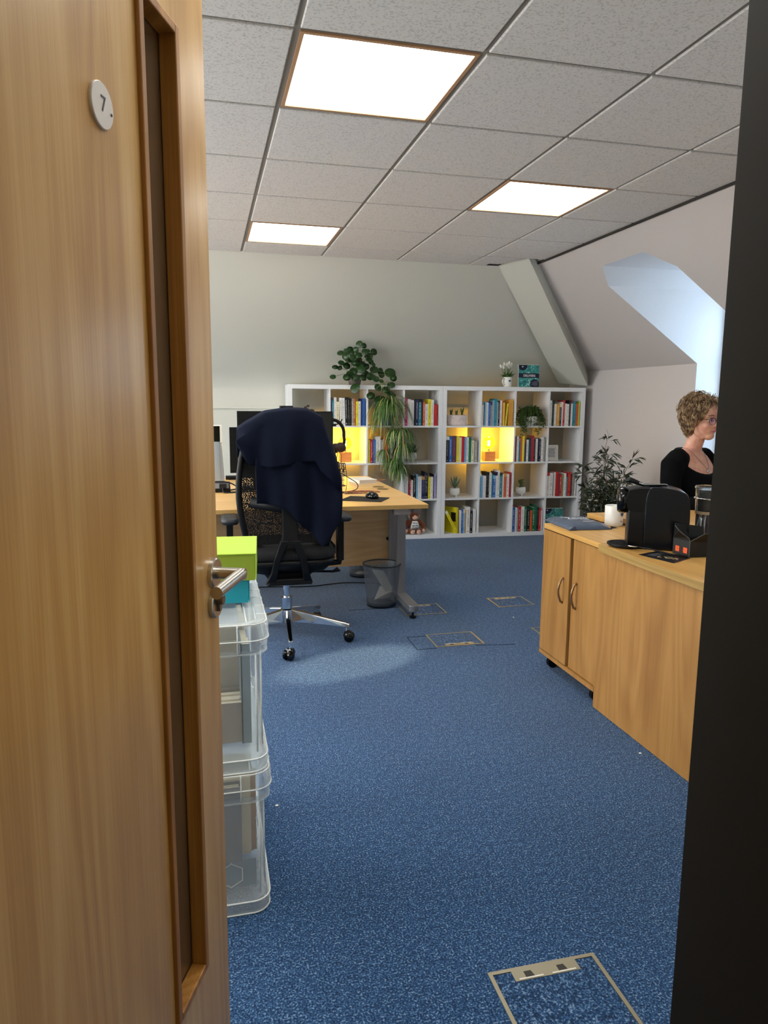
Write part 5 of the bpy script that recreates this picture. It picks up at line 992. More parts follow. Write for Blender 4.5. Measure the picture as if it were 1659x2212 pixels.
mb = MB(); mb.tube([(-0.014, -0.0625, 0.153), (0.004, -0.0665, 0.148), (0.022, -0.0615, 0.153)], 0.0012, 5); obj('smile', mb, mat('stitch_brown', '6b4030', 0.8), t)
for s in (-1, 1):
    mb = MB(); mb.ell((s * 0.048, -0.004, 0.168), (0.010, 0.006, 0.016), 12, 8); obj('ear', mb, pink, t, smooth=True)
    mb = MB(); mb.ell((s * 0.013, -0.050, 0.188), (0.004, 0.003, 0.004), 10, 6); obj('eye', mb, gloss, t, smooth=True)
    mb = MB(); mb.ell((s * 0.088, -0.055, 0.030), (0.012, 0.014, 0.022), 12, 8); mb.ell((s * 0.076, -0.06, 0.035), (0.006, 0.007, 0.010), 8, 6); obj('hand', mb, pink, t, smooth=True)
    mb = MB(); mb.ell((s * 0.030, -0.088, 0.024), (0.023, 0.012, 0.023), 16, 10); mb.ell((s * 0.014, -0.093, 0.038), (0.008, 0.008, 0.009), 8, 6); obj('foot', mb, pink, t, smooth=True)
mb = MB(); pts = [(-0.030, 0.128), (0.030, 0.128), (0.040, 0.085), (0.040, 0.048), (-0.042, 0.048), (-0.042, 0.085)]
vs = [];
for lv_ in range(9):
    z = 0.128 - lv_ * 0.010; hw = 0.026 + 0.018 * math.sin(lv_ / 8 * 1.6)
    vs.append([(x / 6 * hw, -math.sqrt(max(0, 1 - ((z - 0.075) / 0.084) ** 2)) * 0.056 * math.sqrt(max(0.05, 1 - (x / 6 * hw / 0.066) ** 2)) - 0.004, z) for x in range(-6, 7)])
mb._add([p for r in vs for p in r], [(i * 13 + k, i * 13 + k + 1, (i + 1) * 13 + k + 1, (i + 1) * 13 + k) for i in range(8) for k in range(12)]); o = obj('shirt', mb, mat('shirt_white', 'f2f4f4', 0.85), t, smooth=True); k = o.modifiers.new('t', 'SOLIDIFY'); k.thickness = 0.002
for s_, z, y in (("Who's", 0.108, -0.0565), ('got the', 0.086, -0.0645), ('monkey?', 0.063, -0.0655)): text_obj('shirt_text', s_, 0.019, mat('ink_black', '14141c', 0.6), t, (0, y - 0.0005, z), (PI / 2 + (0.25 if z > .1 else 0.05), 0, 0), bold=0.0006, sx=1.05)
# ================================================================== CABINETS AND DESK on the right
hand = mat('pull_steel', 'a98a6a', 0.3, 0.9)
cab = thing('storage_cabinet', 'light wood two door cabinet on castors, far end of the run on the right', 'cabinet', (1.61, 2.672, 0))
L_ = 3.20 - 2.672
mb = MB(); mb.box((0, 0, 0.705), (0.45, L_, 0.728)); obj('top', mb, cab_top, cab, bev=0.001)
mb = MB(); mb.box((0.012, 0.0, 0.085), (0.45, 0.018, 0.705)); mb.box((0.012, L_ - 0.018, 0.085), (0.45, L_, 0.705)); mb.box((0.432, 0.018, 0.085), (0.45, L_ - 0.018, 0.705)); obj('carcass', mb, cab_wood, cab)
mb = MB(); mb.box((0.0, 0.0, 0.068), (0.45, L_, 0.088)); obj('base_panel', mb, cab_wood, cab)
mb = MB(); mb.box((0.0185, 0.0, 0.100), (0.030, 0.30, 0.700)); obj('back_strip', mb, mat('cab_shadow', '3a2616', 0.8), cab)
for y0, y1, x in ((0.2575, L_ - 0.001, 0.0), (0.001, 0.2425, 0.008)):
    d = bpy.data.objects.new('door', None)
    mb = MB(); mb.box((x, y0, 0.092), (x + 0.017, y1, 0.700)); d = obj('door', mb, cab_wood, cab, bev=0.0008)
    hy = (y0 + 0.05) if y0 > 0.1 else (y1 - 0.045)
    mb = MB(); mb.tube([(x, hy, 0.385), (x - 0.012, hy, 0.392), (x - 0.022, hy, 0.42), (x - 0.026, hy, 0.445), (x - 0.022, hy, 0.47), (x - 0.012, hy, 0.498), (x, hy, 0.505)], 0.0048, 8, flat=1.2); obj('handle', mb, hand, d, smooth=True)
for cx, cy in ((0.05, 0.06), (0.05, L_ - 0.05), (0.40, 0.06), (0.40, L_ - 0.05)):
    mb = MB(); mb.cyl((cx, cy - 0.012, 0.027), (cx, cy + 0.012, 0.027), 0.027, seg=20); mb.box((cx - 0.02, cy - 0.018, 0.04), (cx + 0.02, cy + 0.018, 0.068)); obj('castor', mb, gloss, cab)
cab2 = thing('tall_cabinet_unit', 'light wood cabinet with plain side panel and thick top, nearest on the right', 'cabinet', (1.61, 1.25, 0)); L2 = 2.668 - 1.25
mb = MB(); mb.box((0.0, 0, 0.003), (0.018, L2, 0.690)); obj('side_panel', mb, cab_wood, cab2)
mb = MB(); mb.box((0.018, 0, 0.003), (0.55, 0.018, 0.69)); mb.box((0.018, L2 - 0.018, 0.003), (0.55, L2, 0.69)); mb.box((0.532, 0.018, 0.003), (0.55, L2 - 0.018, 0.69)); obj('carcass', mb, cab_wood, cab2)
mb = MB(); mb.box((-0.012, -0.01, 0.695), (0.56, L2 + 0.002, 0.7275)); obj('worktop', mb, cab_top, cab2, bev=0.001)
mb = MB(); mb.box((-0.0128, -0.01, 0.6955), (-0.012, L2 + 0.002, 0.7270)); obj('edge_band', mb, cab_edge, cab2)
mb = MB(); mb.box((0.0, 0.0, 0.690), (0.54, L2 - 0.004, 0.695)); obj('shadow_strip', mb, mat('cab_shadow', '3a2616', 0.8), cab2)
wd = thing('wave_desk', 'light wood desk with an angled corner where the woman in black sits', 'desk', (0, 0, 0))
P = [(1.892, 3.14), (2.32, 2.72), (3.45, 2.72), (3.45, 3.275), (1.885, 3.275)]
mb = MB(); mb.prism(P, 0.7355, 0.760); obj('desktop', mb, cab_top, wd, bev=0.001)
for x, y in ((2.42, 2.80), (2.42, 3.20), (3.38, 2.80), (3.38, 3.20)):
    mb = MB(); mb.box((x - 0.02, y - 0.02, 0), (x + 0.02, y + 0.02, 0.7355)); obj('leg', mb, silver, wd)

# mug, parcel, cards
t = thing('mug', 'plain white mug with faint blue print, on the far cabinet behind the coffee machine', 'mug', (1.918, 3.045, 0.7605)); t.location = (1.915, 3.075, 0.7285)
mb = pot_lathe([(0, 0), (0.040, 0), (0.043, 0.004), (0.044, 0.096), (0.0425, 0.098), (0.040, 0.095), (0.039, 0.02), (0, 0.018)], 36); obj('mug_body', mb, cream, t, smooth=True)
mb = MB(); a = -1.15; heart(mb, (0.0448 * math.cos(a), 0.0448 * math.sin(a), 0.058), 0.024, (math.cos(a), math.sin(a), 0)); obj('heart_print', mb, mat('print_blue', '2c4a78', 0.5), t)
a = -1.25; text_obj('mug_text', 'vo', 0.016, mat('print_grey2', '6c7896', 0.6), t, (0.0446 * math.cos(a), 0.0446 * math.sin(a), 0.026), (PI / 2, 0, a + PI / 2), bold=0.0)
t = thing('parcel', 'slate grey plastic mailing bag with white lettering lying on the far cabinet', 'parcel', (1.745, 3.125, 0.7285), -0.06)
bagm = mat('mailer_plastic', '4f5b6e', 0.28, bump=(14, 0.5, 0.01))
rnd = random.Random(8); nx, ny = 14, 18; top = []; mb = MB()
def bagz(u, v):
    e = min(u, 1 - u) * 5; g = min(v, 1 - v) * 6; return 0.021 * min(1, e) ** 0.4 * min(1, g) ** 0.5
W_, D_ = 0.215, 0.30
vs = []
for j in range(ny + 1):
    for i in range(nx + 1):
        u, v = i / nx, j / ny; x = (u - 0.5) * W_; y = (v - 0.5) * D_; vs.append((x + 0.002 * math.sin(9 * v), y + 0.003 * math.sin(7 * u), 0.004 + bagz(u, v) + (0.0022 * math.sin(19 * u + 6 * v) * math.sin(13 * v + 2) if 0 < i < nx and 0 < j < ny else 0)))
n = nx + 1; b0 = len(vs); fs = [(j * n + i, j * n + i + 1, (j + 1) * n + i + 1, (j + 1) * n + i) for j in range(ny) for i in range(nx)]
edge = [i for i in range(n)] + [j * n + nx for j in range(1, ny + 1)] + [ny * n + i for i in range(nx - 1, -1, -1)] + [j * n for j in range(ny - 1, 0, -1)]
vs += [(vs[i][0], vs[i][1], 0.0005) for i in edge]; m_ = len(edge); fs += [(edge[k], b0 + k, b0 + (k + 1) % m_, edge[(k + 1) % m_]) for k in range(m_)] + [tuple(range(b0, b0 + m_))]
mb._add(vs, fs); obj('bag', mb, bagm, t, smooth=True)
mb = MB(); mb._add([(-0.108, -0.15, 0.003), (-0.08, -0.15, 0.02), (-0.075, -0.165, 0.004)], [(0, 1, 2)]); mb._add([(0.10, -0.148, 0.016), (0.13, -0.165, 0.010), (0.10, -0.15, 0.003)], [(0, 1, 2)]); obj('seal_tab', mb, mat('mailer_dark', '20263a', 0.35), t)
lm = mat('mailer_print', 'e6e8ee', 0.5)
text_obj('bag_text', 'THE GIANT', 0.026, lm, t, (-0.002, 0.03, 0.0292), (0, 0, -0.25), bold=0.0005)
text_obj('bag_text', 'Better Ways', 0.020, lm, t, (0.005, -0.005, 0.0292), (0, 0, -0.25), bold=0.0004)
mb = MB(); mb.tube([(0.0, -0.065, 0.0280), (0.02, -0.072, 0.0285), (0.045, -0.070, 0.0285), (0.058, -0.064, 0.0280)], 0.0012, 4); obj('arrow_print', mb, lm, t)
# coffee machine: local +x runs from the spout to the back, +y away from the camera
cm = thing('coffee_machine', 'black pod coffee machine with a chrome edged lever on the near cabinet', 'coffee machine', (1.655, 2.555, 0.7285), -0.50)
navyblk = mat('machine_black', '070b12', 0.24, spec=0.4)
mb = MB(); prof = [(0.062, 0.0), (0.222, 0.0), (0.232, 0.03), (0.236, 0.10), (0.234, 0.18), (0.224, 0.225), (0.195, 0.243), (0.15, 0.252), (0.085, 0.254), (0.068, 0.235), (0.062, 0.20)]
def extr(P, y0, y1, e=0.006):
    c = (sum(p[0] for p in P) / len(P), sum(p[1] for p in P) / len(P)); sh = lambda k: [(c[0] + (p[0] - c[0]) * k, p2, c[1] + (p[1] - c[1]) * k) for p in P for p2 in (None,)]
    R = lambda y, k: [(c[0] + (p[0] - c[0]) * k, y, c[1] + (p[1] - c[1]) * k) for p in P]
    return [R(y0, 0.95), R(y0 + e * 0.4, 0.985), R(y0 + e, 1), R(y1 - e, 1), R(y1, 0.95)]
prof = [(p.x, p.y) for p in cr([(a, b, 0) for a, b in prof], 4)]; mb.loft(extr(prof, 0.0, 0.155, 0.012)); o = obj('side_shell', mb, navyblk, cm, sharp=True)
mb = MB(); mb.loft(extr([(0.002, 0.0), (0.066, 0.0), (0.066, 0.20), (0.002, 0.20)], 0.01, 0.145)); obj('front_column', mb, blk, cm, sharp=True, bev=0.003)
mb = MB(); mb.loft(extr([(0.0, 0.155), (0.09, 0.15), (0.10, 0.252), (0.04, 0.250), (0.0, 0.24), (-0.012, 0.20)], 0.006, 0.149, 0.014)); obj('brew_head', mb, blk, cm, sharp=True)
mb = MB(); mb.M = Matrix.Translation((-0.012, 0.070, 0.192)) @ Matrix.Rotation(-PI / 2, 4, 'Y') @ Matrix.Scale(1.0, 4)
mb.lathe([(0.050, -0.02), (0.055, 0.0), (0.054, 0.018), (0.046, 0.028), (0.0, 0.031)], 32); o = obj('round_cap', mb, gloss, cm, smooth=True)
text_obj('emblem', 'SX', 0.022, mat('emblem_silver', 'a9a9ac', 0.4, 0.8), cm, (-0.0445, 0.070, 0.203), (PI / 2, 0, -PI / 2), shear=0.3)
mb = MB(); mb.tube([(-0.015, 0.05, 0.274), (0.005, 0.05, 0.278), (0.03, 0.05, 0.268), (0.055, 0.05, 0.258), (0.135, 0.05, 0.2595), (0.147, 0.05, 0.259)], [0.012, 0.018, 0.016, 0.010, 0.008, 0.007], 10, flat=0.6); obj('lever_handle', mb, blk, cm, smooth=True)
mb = MB(); mb.tube([(0.03, 0.040, 0.2695), (0.06, 0.038, 0.2605), (0.138, 0.038, 0.2655), (0.148, 0.042, 0.262)], 0.0022, 6); obj('chrome_trim', mb, chrome, cm, smooth=True)
for yy in (0.055, 0.085):
    mb = MB(); mb.cyl((0.012, yy, 0.120), (0.012, yy, 0.158), 0.010, seg=14); mb.cyl((0.012, yy, 0.112), (0.012, yy, 0.120), 0.0085, seg=14); obj('spout', mb, blk, cm)
mb = MB(); mb.cyl((0.012, 0.055, 0.106), (0.012, 0.055, 0.113), 0.009, seg=14); mb.cyl((0.012, 0.085, 0.106), (0.012, 0.085, 0.113), 0.009, seg=14); obj('spout_tip', mb, chrome, cm)
mb = MB(); mb.M = Matrix.Translation((0.0, 0.055, 0)); mb.lathe([(0.0, 0.0), (0.060, 0.0), (0.072, 0.008), (0.072, 0.014), (0.066, 0.014), (0.064, 0.010), (0.0, 0.010)], 32)
for k in range(9):
    w = 0.060 * math.sqrt(max(0, 1 - ((k - 4) / 4.6) ** 2)); mb.box((-w, (k - 4) * 0.013 - 0.002, 0.010), (w, (k - 4) * 0.013 + 0.002, 0.0135))
obj('drip_tray', mb, blk, cm, loc=(-0.002, 0.0, 0.0))
t = thing('teaspoon', 'black handled spoon lying across the drip tray and the card', 'spoon', (1.675, 2.455, 0.7285), 0)
mb = MB(); mb.tube([(-0.005, 0.04, 0.019), (0.035, 0.0, 0.014), (0.075, -0.06, 0.006), (0.11, -0.115, 0.006)], [0.002, 0.003, 0.0038, 0.0045], 7); obj('handle', mb, blk, t, smooth=True)
mb = MB(); mb.ell((-0.018, 0.058, 0.019), (0.012, 0.021, 0.004), 14, 8, M=Matrix.Rotation(0.7, 3, 'Z')); obj('bowl', mb, chrome, t, smooth=True)
t = thing('coffee_card', 'black printed card with gold letters lying at the cabinet edge', 'card', (1.722, 2.37, 0.7283), 0.0)
mb = MB(); mb._add([(-0.085, 0.07, 0), (-0.045, -0.095, 0), (0.075, -0.03, 0), (0.03, 0.115, 0), (-0.085, 0.07, .0009), (-0.045, -0.095, .0009), (0.075, -0.03, .0009), (0.03, 0.115, .0009)], [(3, 2, 1, 0), (4, 5, 6, 7), (0, 1, 5, 4), (1, 2, 6, 5), (2, 3, 7, 6), (3, 0, 4, 7)]); obj('card', mb, mat('card_black', '1b1c20', 0.4), t)
text_obj('card_text', "L'OR", 0.040, mat('gold_ink', 'cdb98a', 0.4, 0.4), t, (-0.008, -0.01, 0.0013), (0, 0, -1.0))
mb = MB(); mb._add([(-0.06, 0.055, .0013), (-0.052, 0.02, .0013), (0.045, 0.07, .0013), (0.036, 0.09, .0013)], [(0, 1, 2, 3)]); obj('card_stripe', mb, mat('stripe_grey', '4c4e54', 0.4), t)
# open pod carton
t = thing('pod_carton', 'open black pod carton with orange squares and raised flaps on the near cabinet', 'box', (1.800, 2.352, 0.7285), 0.0)
cb = mat('carton_black', '141312', 0.5); ce = mat('carton_edge', '6b655f', 0.7)
A_, B_, C_, D_2 = (-0.006, 0.095), (0.0, 0.0), (0.135, -0.008), (0.13, 0.09)
mb = MB(); mb.prism([B_, C_, D_2, A_], 0, 0.062, caps=False); mb._add([(*B_, 0), (*C_, 0), (*D_2, 0), (*A_, 0)], [(0, 3, 2, 1)]); o = obj('carton', mb, cb, t); k = o.modifiers.new('t', 'SOLIDIFY'); k.thickness = 0.0015
mb = MB(); mb._add([(*B_, 0.062), (-0.003, 0.005, 0.075), (-0.03, 0.03, 0.10), (-0.028, 0.06, 0.118), (*A_, 0.062)], [(0, 1, 2, 3, 4)]); mb._add([(*B_, 0.062), (0.05, -0.02, 0.095), (0.13, -0.025, 0.085), (*C_, 0.062)], [(0, 1, 2, 3)]); mb._add([(*A_, 0.062), (0.0, 0.10, 0.12), (0.13, 0.095, 0.10), (*D_2, 0.062)], [(0, 1, 2, 3)])
o = obj('flap', mb, cb, t); k = o.modifiers.new('t', 'SOLIDIFY'); k.thickness = 0.0015
mb = MB()
for P_ in ([(0, 0, .062), (-0.003, .005, .075), (-.03, .03, .1), (-.028, .06, .118)], [(0, 0, .062), (.05, -.02, .095), (.13, -.025, .085)], [(0, 0, 0.001), (0, 0, .062)], [(0, 0, .062), (.135, -.008, .062)]): mb.tube(P_, 0.0009, 4)
obj('carton_edge', mb, ce, t)
mb = MB()
for y0, y1 in ((0.012, 0.034), (0.056, 0.078)):
    xx = lambda y: -0.006 * y / 0.095 - 0.0012
    mb._add([(xx(y0), y0, 0.012), (xx(y1), y1, 0.012), (xx(y1), y1, 0.034), (xx(y0), y0, 0.034)], [(0, 1, 2, 3)])
obj('orange_print', mb, mat('carton_orange', 'e2561f', 0.5), t)
# clear jar of black pods on a glass stand
t = thing('pod_jar', 'clear jar of black coffee pods behind the coffee machine', 'jar', (1.990, 2.520, 0.7285))
gl = mat('clear_acrylic', 'f6fafc', 0.04, trans=0.97, ior=1.08)
mb = MB(); mb.lathe([(0.040, 0.15), (0.044, 0.245), (0.047, 0.25), (0.044, 0.255), (0.041, 0.25), (0.037, 0.155), (0.0, 0.152)], 32, cap=False); mb.lathe([(0.036, 0.003), (0.036, 0.14), (0.034, 0.14), (0.034, 0.006)], 32, cap=False); obj('clear_wall', mb, gl, t, smooth=True)
mb = MB()
for k in range(3): mb.lathe([(0.0, 0.153 + k * 0.03), (0.036, 0.153 + k * 0.03), (0.033, 0.18 + k * 0.03), (0.0, 0.18 + k * 0.03)], 20)
obj('pods', mb, gloss, t)
mb = MB(); mb.lathe([(0, 0), (0.04, 0), (0.04, 0.004), (0, 0.004)], 24); mb.tube([(0.046 * math.cos(a), 0.046 * math.sin(a), 0.205) for a in [2 * PI * k / 24 for k in range(24)]], 0.0025, 6, closed=True)
mb.tube([(-0.04, -0.02, 0.205), (0.0, -0.05, 0.20), (0.05, -0.03, 0.19)], 0.003, 6); obj('wire_ring', mb, chrome, t, smooth=True)
mb = MB(); mb.cyl((0, 0, 0.14), (0, 0, 0.152), 0.04, seg=28)
obj('platform', mb, mat('platform_tan', 'b8a184', 0.4), t)
for i, (dx, dy, m) in enumerate(((-0.015, 0.0, chrome), (0.004, 0.006, chrome), (0.016, -0.004, mat('handle_pink', 'a34a6a', 0.4)))):
    mb = MB(); mb.tube([(dx, dy, 0.008), (dx * 1.2, dy, 0.07), (dx * 1.3, dy, 0.13)], [0.004, 0.0025, 0.006], 7, flat=0.6); o = obj('teaspoon', mb, m, loc=(1.990, 2.520, 0.7285), smooth=True)
    tag(o, ['silver teaspoon at the left inside the glass stand below the pod jar', 'silver teaspoon in the middle inside the glass stand below the pod jar', 'pink handled teaspoon at the right inside the glass stand below the pod jar'][i], 'spoon', 'spoons under the pod jar')

# ================================================================== BAMBOO PLANT
t = thing('bamboo_plant', 'tall leafy bamboo plant in a dark pot between the bookcase and the dormer wall', 'plant', (3.20, 5.30, 0))
mb = pot_lathe([(0, 0), (0.12, 0), (0.15, 0.26), (0.155, 0.27), (0.14, 0.27), (0.0, 0.25)]); obj('pot', mb, mat('pot_dark', '3c3a38', 0.6), t, smooth=True)
mb = MB(); mb.cyl((0, 0, 0.25), (0, 0, 0.26), 0.138); obj('soil', mb, soil, t)
ms = MB(); ml = MB(); rnd = random.Random(21)
stems = [((0.02, 0.0), (0.0, 0.02, 1.02)), ((0.05, 0.0), (0.20, -0.05, 0.86)), ((-0.03, 0.02), (-0.20, 0.02, 0.80)), ((0.0, 0.04), (0.06, 0.08, 0.88)), ((-0.05, 0.0), (-0.12, -0.08, 0.70)), ((0.03, -0.04), (0.09, -0.12, 0.74)), ((-0.02, -0.03), (-0.05, -0.04, 0.86)), ((0.05, 0.03), (0.14, 0.1, 0.66)), ((-0.05, .02), (-0.22, -0.03, 0.6)), ((0.0, -.04), (-0.02, -0.1, 0.62))]
for (bx, by), top in stems:
    p0 = Vector((bx, by, 0.26)); p1 = Vector(top); pts = [p0.lerp(p1, k / 8) + Vector((0.012 * math.sin(k * 1.7), 0.012 * math.cos(k), 0.02 * math.sin(PI * k / 8))) for k in range(9)]; ms.tube(pts, [0.0045 - 0.0004 * k for k in range(9)], 5)
    for k in range(1, 9):
        for q in range(6 if k < 6 else 4):
            a = rnd.uniform(0, 6.28); e = rnd.uniform(-0.1, 0.9); d = Vector((math.cos(a) * math.cos(e), math.sin(a) * math.cos(e), math.sin(e))); L = rnd.uniform(0.04, 0.09) * (1.25 - k / 14)
            b0_ = pts[k] + Vector([rnd.gauss(0, 0.006) for _ in range(3)]); b1_ = b0_ + d * L; ms.tube([b0_, b1_], 0.0011, 4)
            for s in range(4):
                a2 = a + rnd.uniform(-0.9, 0.9); e2 = e + rnd.uniform(-0.8, 0.7); d2 = Vector((math.cos(a2) * math.cos(e2), math.sin(a2) * math.cos(e2), math.sin(e2)))
                leaf_blade(ml, b0_.lerp(b1_, 0.4 + 0.2 * s), d2, rnd.uniform(0.045, 0.085), rnd.uniform(0.009, 0.014), 0.5, 3, up=Vector((rnd.uniform(-1, 1), rnd.uniform(-1, 1), 0.6)).normalized())
obj('stems', ms, twig, t); stuff(obj('foliage', ml, mat('bamboo_leaf', '333d26', 0.5), t))

# ================================================================== FLOOR BOXES
brass = mat('floor_trim', '9c9580', 0.4, 0.5)
def floor_box(lb, x0, y0, x1, y1, far=True):
    t = thing('floor_box', lb, 'floor box', ((x0 + x1) / 2, (y0 + y1) / 2, 0.0), 0, 'metal edged power boxes set in the carpet'); w, d = (x1 - x0) / 2, (y1 - y0) / 2; b = 0.0095
    mb = MB(); mb.box((-w, -d, 0.0005), (w, -d + b, 0.003)); mb.box((-w, d - b, 0.0005), (w, d, 0.003)); mb.box((-w, -d + b, 0.0005), (-w + b, d - b, 0.003)); mb.box((w - b, -d + b, 0.0005), (w, d - b, 0.003)); obj('trim_ring', mb, brass, t)
    mb = MB(); mb.box((-w + b + 0.0015, -d + b + 0.0015, 0.0002), (w - b - 0.0015, d - b - 0.0015, 0.002)); obj('carpet_lid', mb, carpetm, t)
    s = 1 if far else -1; y = lambda a, c: (min(s * a, s * c), max(s * a, s * c))
    a, c = y(d - b, d - 0.040); mb = MB(); mb.box((-w * 0.60, a, 0.0005), (w * 0.60, c, 0.0032)); obj('outlet_plate', mb, brass, t)
    for sx_ in (-0.29, 0.29):
        a, c = y(d - 0.034, d - 0.038); cx = w * sx_ * 1.05; mb = MB(); mb.box((cx - 0.030, a, 0.0032), (cx + 0.030, c, 0.0042)); obj('outlet_slot', mb, mat('slot_white', 'e9e5d8', 0.4), t)
        a, c = y(d - 0.016, d - 0.033); mb = MB(); mb._add([(cx - 0.012, a, 0.0034), (cx + 0.010, a, 0.0034), (cx + 0.006, c, 0.0034), (cx - 0.012, c, 0.0034)], [(0, 1, 2, 3)]); obj('finger_recess', mb, mat('recess_dark', '35332e', 0.6), t)
    return t
floor_box('metal edged power box nearest the camera, cut by the bottom of the frame', 0.600, 1.13, 0.873, 1.384)
floor_box('metal edged power box in the middle of the carpet, its plate on the near side', 1.182, 3.552, 1.461, 3.766, False)
floor_box('metal edged power box under the tip of the desk foot', 1.180, 4.145, 1.446, 4.365)
floor_box('metal edged power box on the right, farthest from the camera', 1.816, 4.195, 2.068, 4.415)
floor_box('metal edged power box mostly hidden behind the wooden cabinet', 1.83, 3.53, 2.10, 3.755)
mb = MB(); sc_ = mat('carpet_seam', '14233f', 0.95)
for a, b in (((1.07, 3.54), (1.07, 3.75)), ((1.07, 3.54), (1.18, 3.54)), ((1.40, 3.535), (1.62, 3.51)), ((1.07, 3.75), (1.18, 3.75)), ((0.85, 4.34), (1.18, 4.34))): mb.cyl((*a, 0.0004), (*b, 0.0004), 0.0018, seg=5)
obj('carpet_cut', mb, sc_, floor)
for i, (x, y) in enumerate(((0.192, 2.2), (1.817, 3.973), (1.568, 2.246))):
    mb = MB(); mb.ell((0, 0, 0.002), (0.006, 0.005, 0.002), 8, 5); o = obj('lint', mb, paper, loc=(x, y, 0.0)); tag(o, ['white speck of paper on the carpet beside the storage boxes', 'white speck of paper on the carpet between the bookcase and the cabinet', 'white speck of paper on the carpet at the foot of the near cabinet'][i], 'lint')
# ================================================================== WOMAN seated at the desk
# local frame: +x faces forward; heading chosen so that she looks to the right and a little to the camera
oc = thing('office_chair', 'dark office chair the woman in black sits on', 'chair', (2.635, 3.50, 0), -1.15)
mb = MB(); mb.loft([rr(-0.22, -0.23, 0.24, 0.23, 0.08, 0.42), rr(-0.23, -0.24, 0.25, 0.24, 0.09, 0.45), rr(-0.22, -0.23, 0.24, 0.23, 0.08, 0.475)]); obj('seat', mb, cfab, oc, smooth=True)
mb = MB(); mb.loft([rr(-0.27, -0.18, -0.245, 0.18, 0.012, 0.50), rr(-0.29, -0.21, -0.262, 0.21, 0.013, 0.62), rr(-0.30, -0.17, -0.275, 0.17, 0.012, 0.78)]); mb.tube([(-0.1, 0, 0.42), (-0.27, 0, 0.44), (-0.28, 0, 0.56)], 0.02, 8); obj('backrest', mb, cfab, oc)
mb = MB(); mb.cyl((0, 0, 0.07), (0, 0, 0.42), 0.025)
for k in range(5): a = k * 2 * PI / 5; mb.tube([(0, 0, 0.10), (0.30 * math.cos(a), 0.30 * math.sin(a), 0.065)], [0.025, 0.016], 8)
obj('base', mb, blk, oc)
for k in range(5):
    a = k * 2 * PI / 5; mb = MB(); c_, s_ = 0.30 * math.cos(a), 0.30 * math.sin(a); mb.cyl((c_, s_ - 0.018, 0.028), (c_, s_ + 0.018, 0.028), 0.028, seg=16); mb.cyl((c_, s_, 0.03), (c_, s_, 0.07), 0.008, seg=8); obj('castor', mb, blk, oc)
wo = thing('person', 'woman with curly light brown hair, glasses and black cardigan, seated facing right', 'person', (2.630, 3.47, 0), -1.15)
skin = bpy.data.materials.new('skin'); skin.use_nodes = True; nt = skin.node_tree; b = nt.nodes['Principled BSDF']; tc = N(nt, 'ShaderNodeTexCoord'); nz = N(nt, 'ShaderNodeTexNoise'); nz.inputs['Scale'].default_value = 22; nt.links.new(tc.outputs['Object'], nz.inputs['Vector'])
rm = ramp(nt, [(0.35, rgb('c98f7a')), (0.65, rgb('dca890'))]); nt.links.new(nz.outputs['Fac'], rm.inputs[0]); nt.links.new(rm.outputs[0], b.inputs['Base Color']); b.inputs['Roughness'].default_value = 0.5; b.inputs['Subsurface Weight'].default_value = 0.08; b.inputs['Subsurface Radius'].default_value = (0.02, 0.008, 0.004)
def ering(cx, cy, z, rx, ry, n=28, sq=1.0): return [(cx + rx * math.cos(2 * PI * k / n), cy + ry * math.sin(2 * PI * k / n), z) for k in range(n)]
# body: one continuous surface (voxel union of tapered volumes): trunk, neck, head, arms with hands, legs with feet
hd = Matrix.Translation((0.045, 0.0, 1.215)) @ Matrix.Rotation(-0.16, 4, 'Z') @ Matrix.Rotation(0.10, 4, 'Y')   # head frame, +x face
mb = MB()
mb.loft([ering(-0.02, 0, 0.47, 0.13, 0.17), ering(-0.02, 0, 0.56, 0.125, 0.165), ering(-0.01, 0, 0.68, 0.10, 0.135), ering(0.0, 0, 0.80, 0.105, 0.14), ering(0.005, 0, 0.90, 0.11, 0.155), ering(-0.005, 0, 0.98, 0.09, 0.165), ering(-0.012, 0, 1.025, 0.065, 0.145), ering(-0.012, 0, 1.055, 0.05, 0.085), ering(-0.008, 0, 1.075, 0.045, 0.055)])
mb.tube([(-0.02, 0, 1.00), (0.0, 0, 1.08), (0.022, 0, 1.16)], [0.056, 0.046, 0.046], 16)
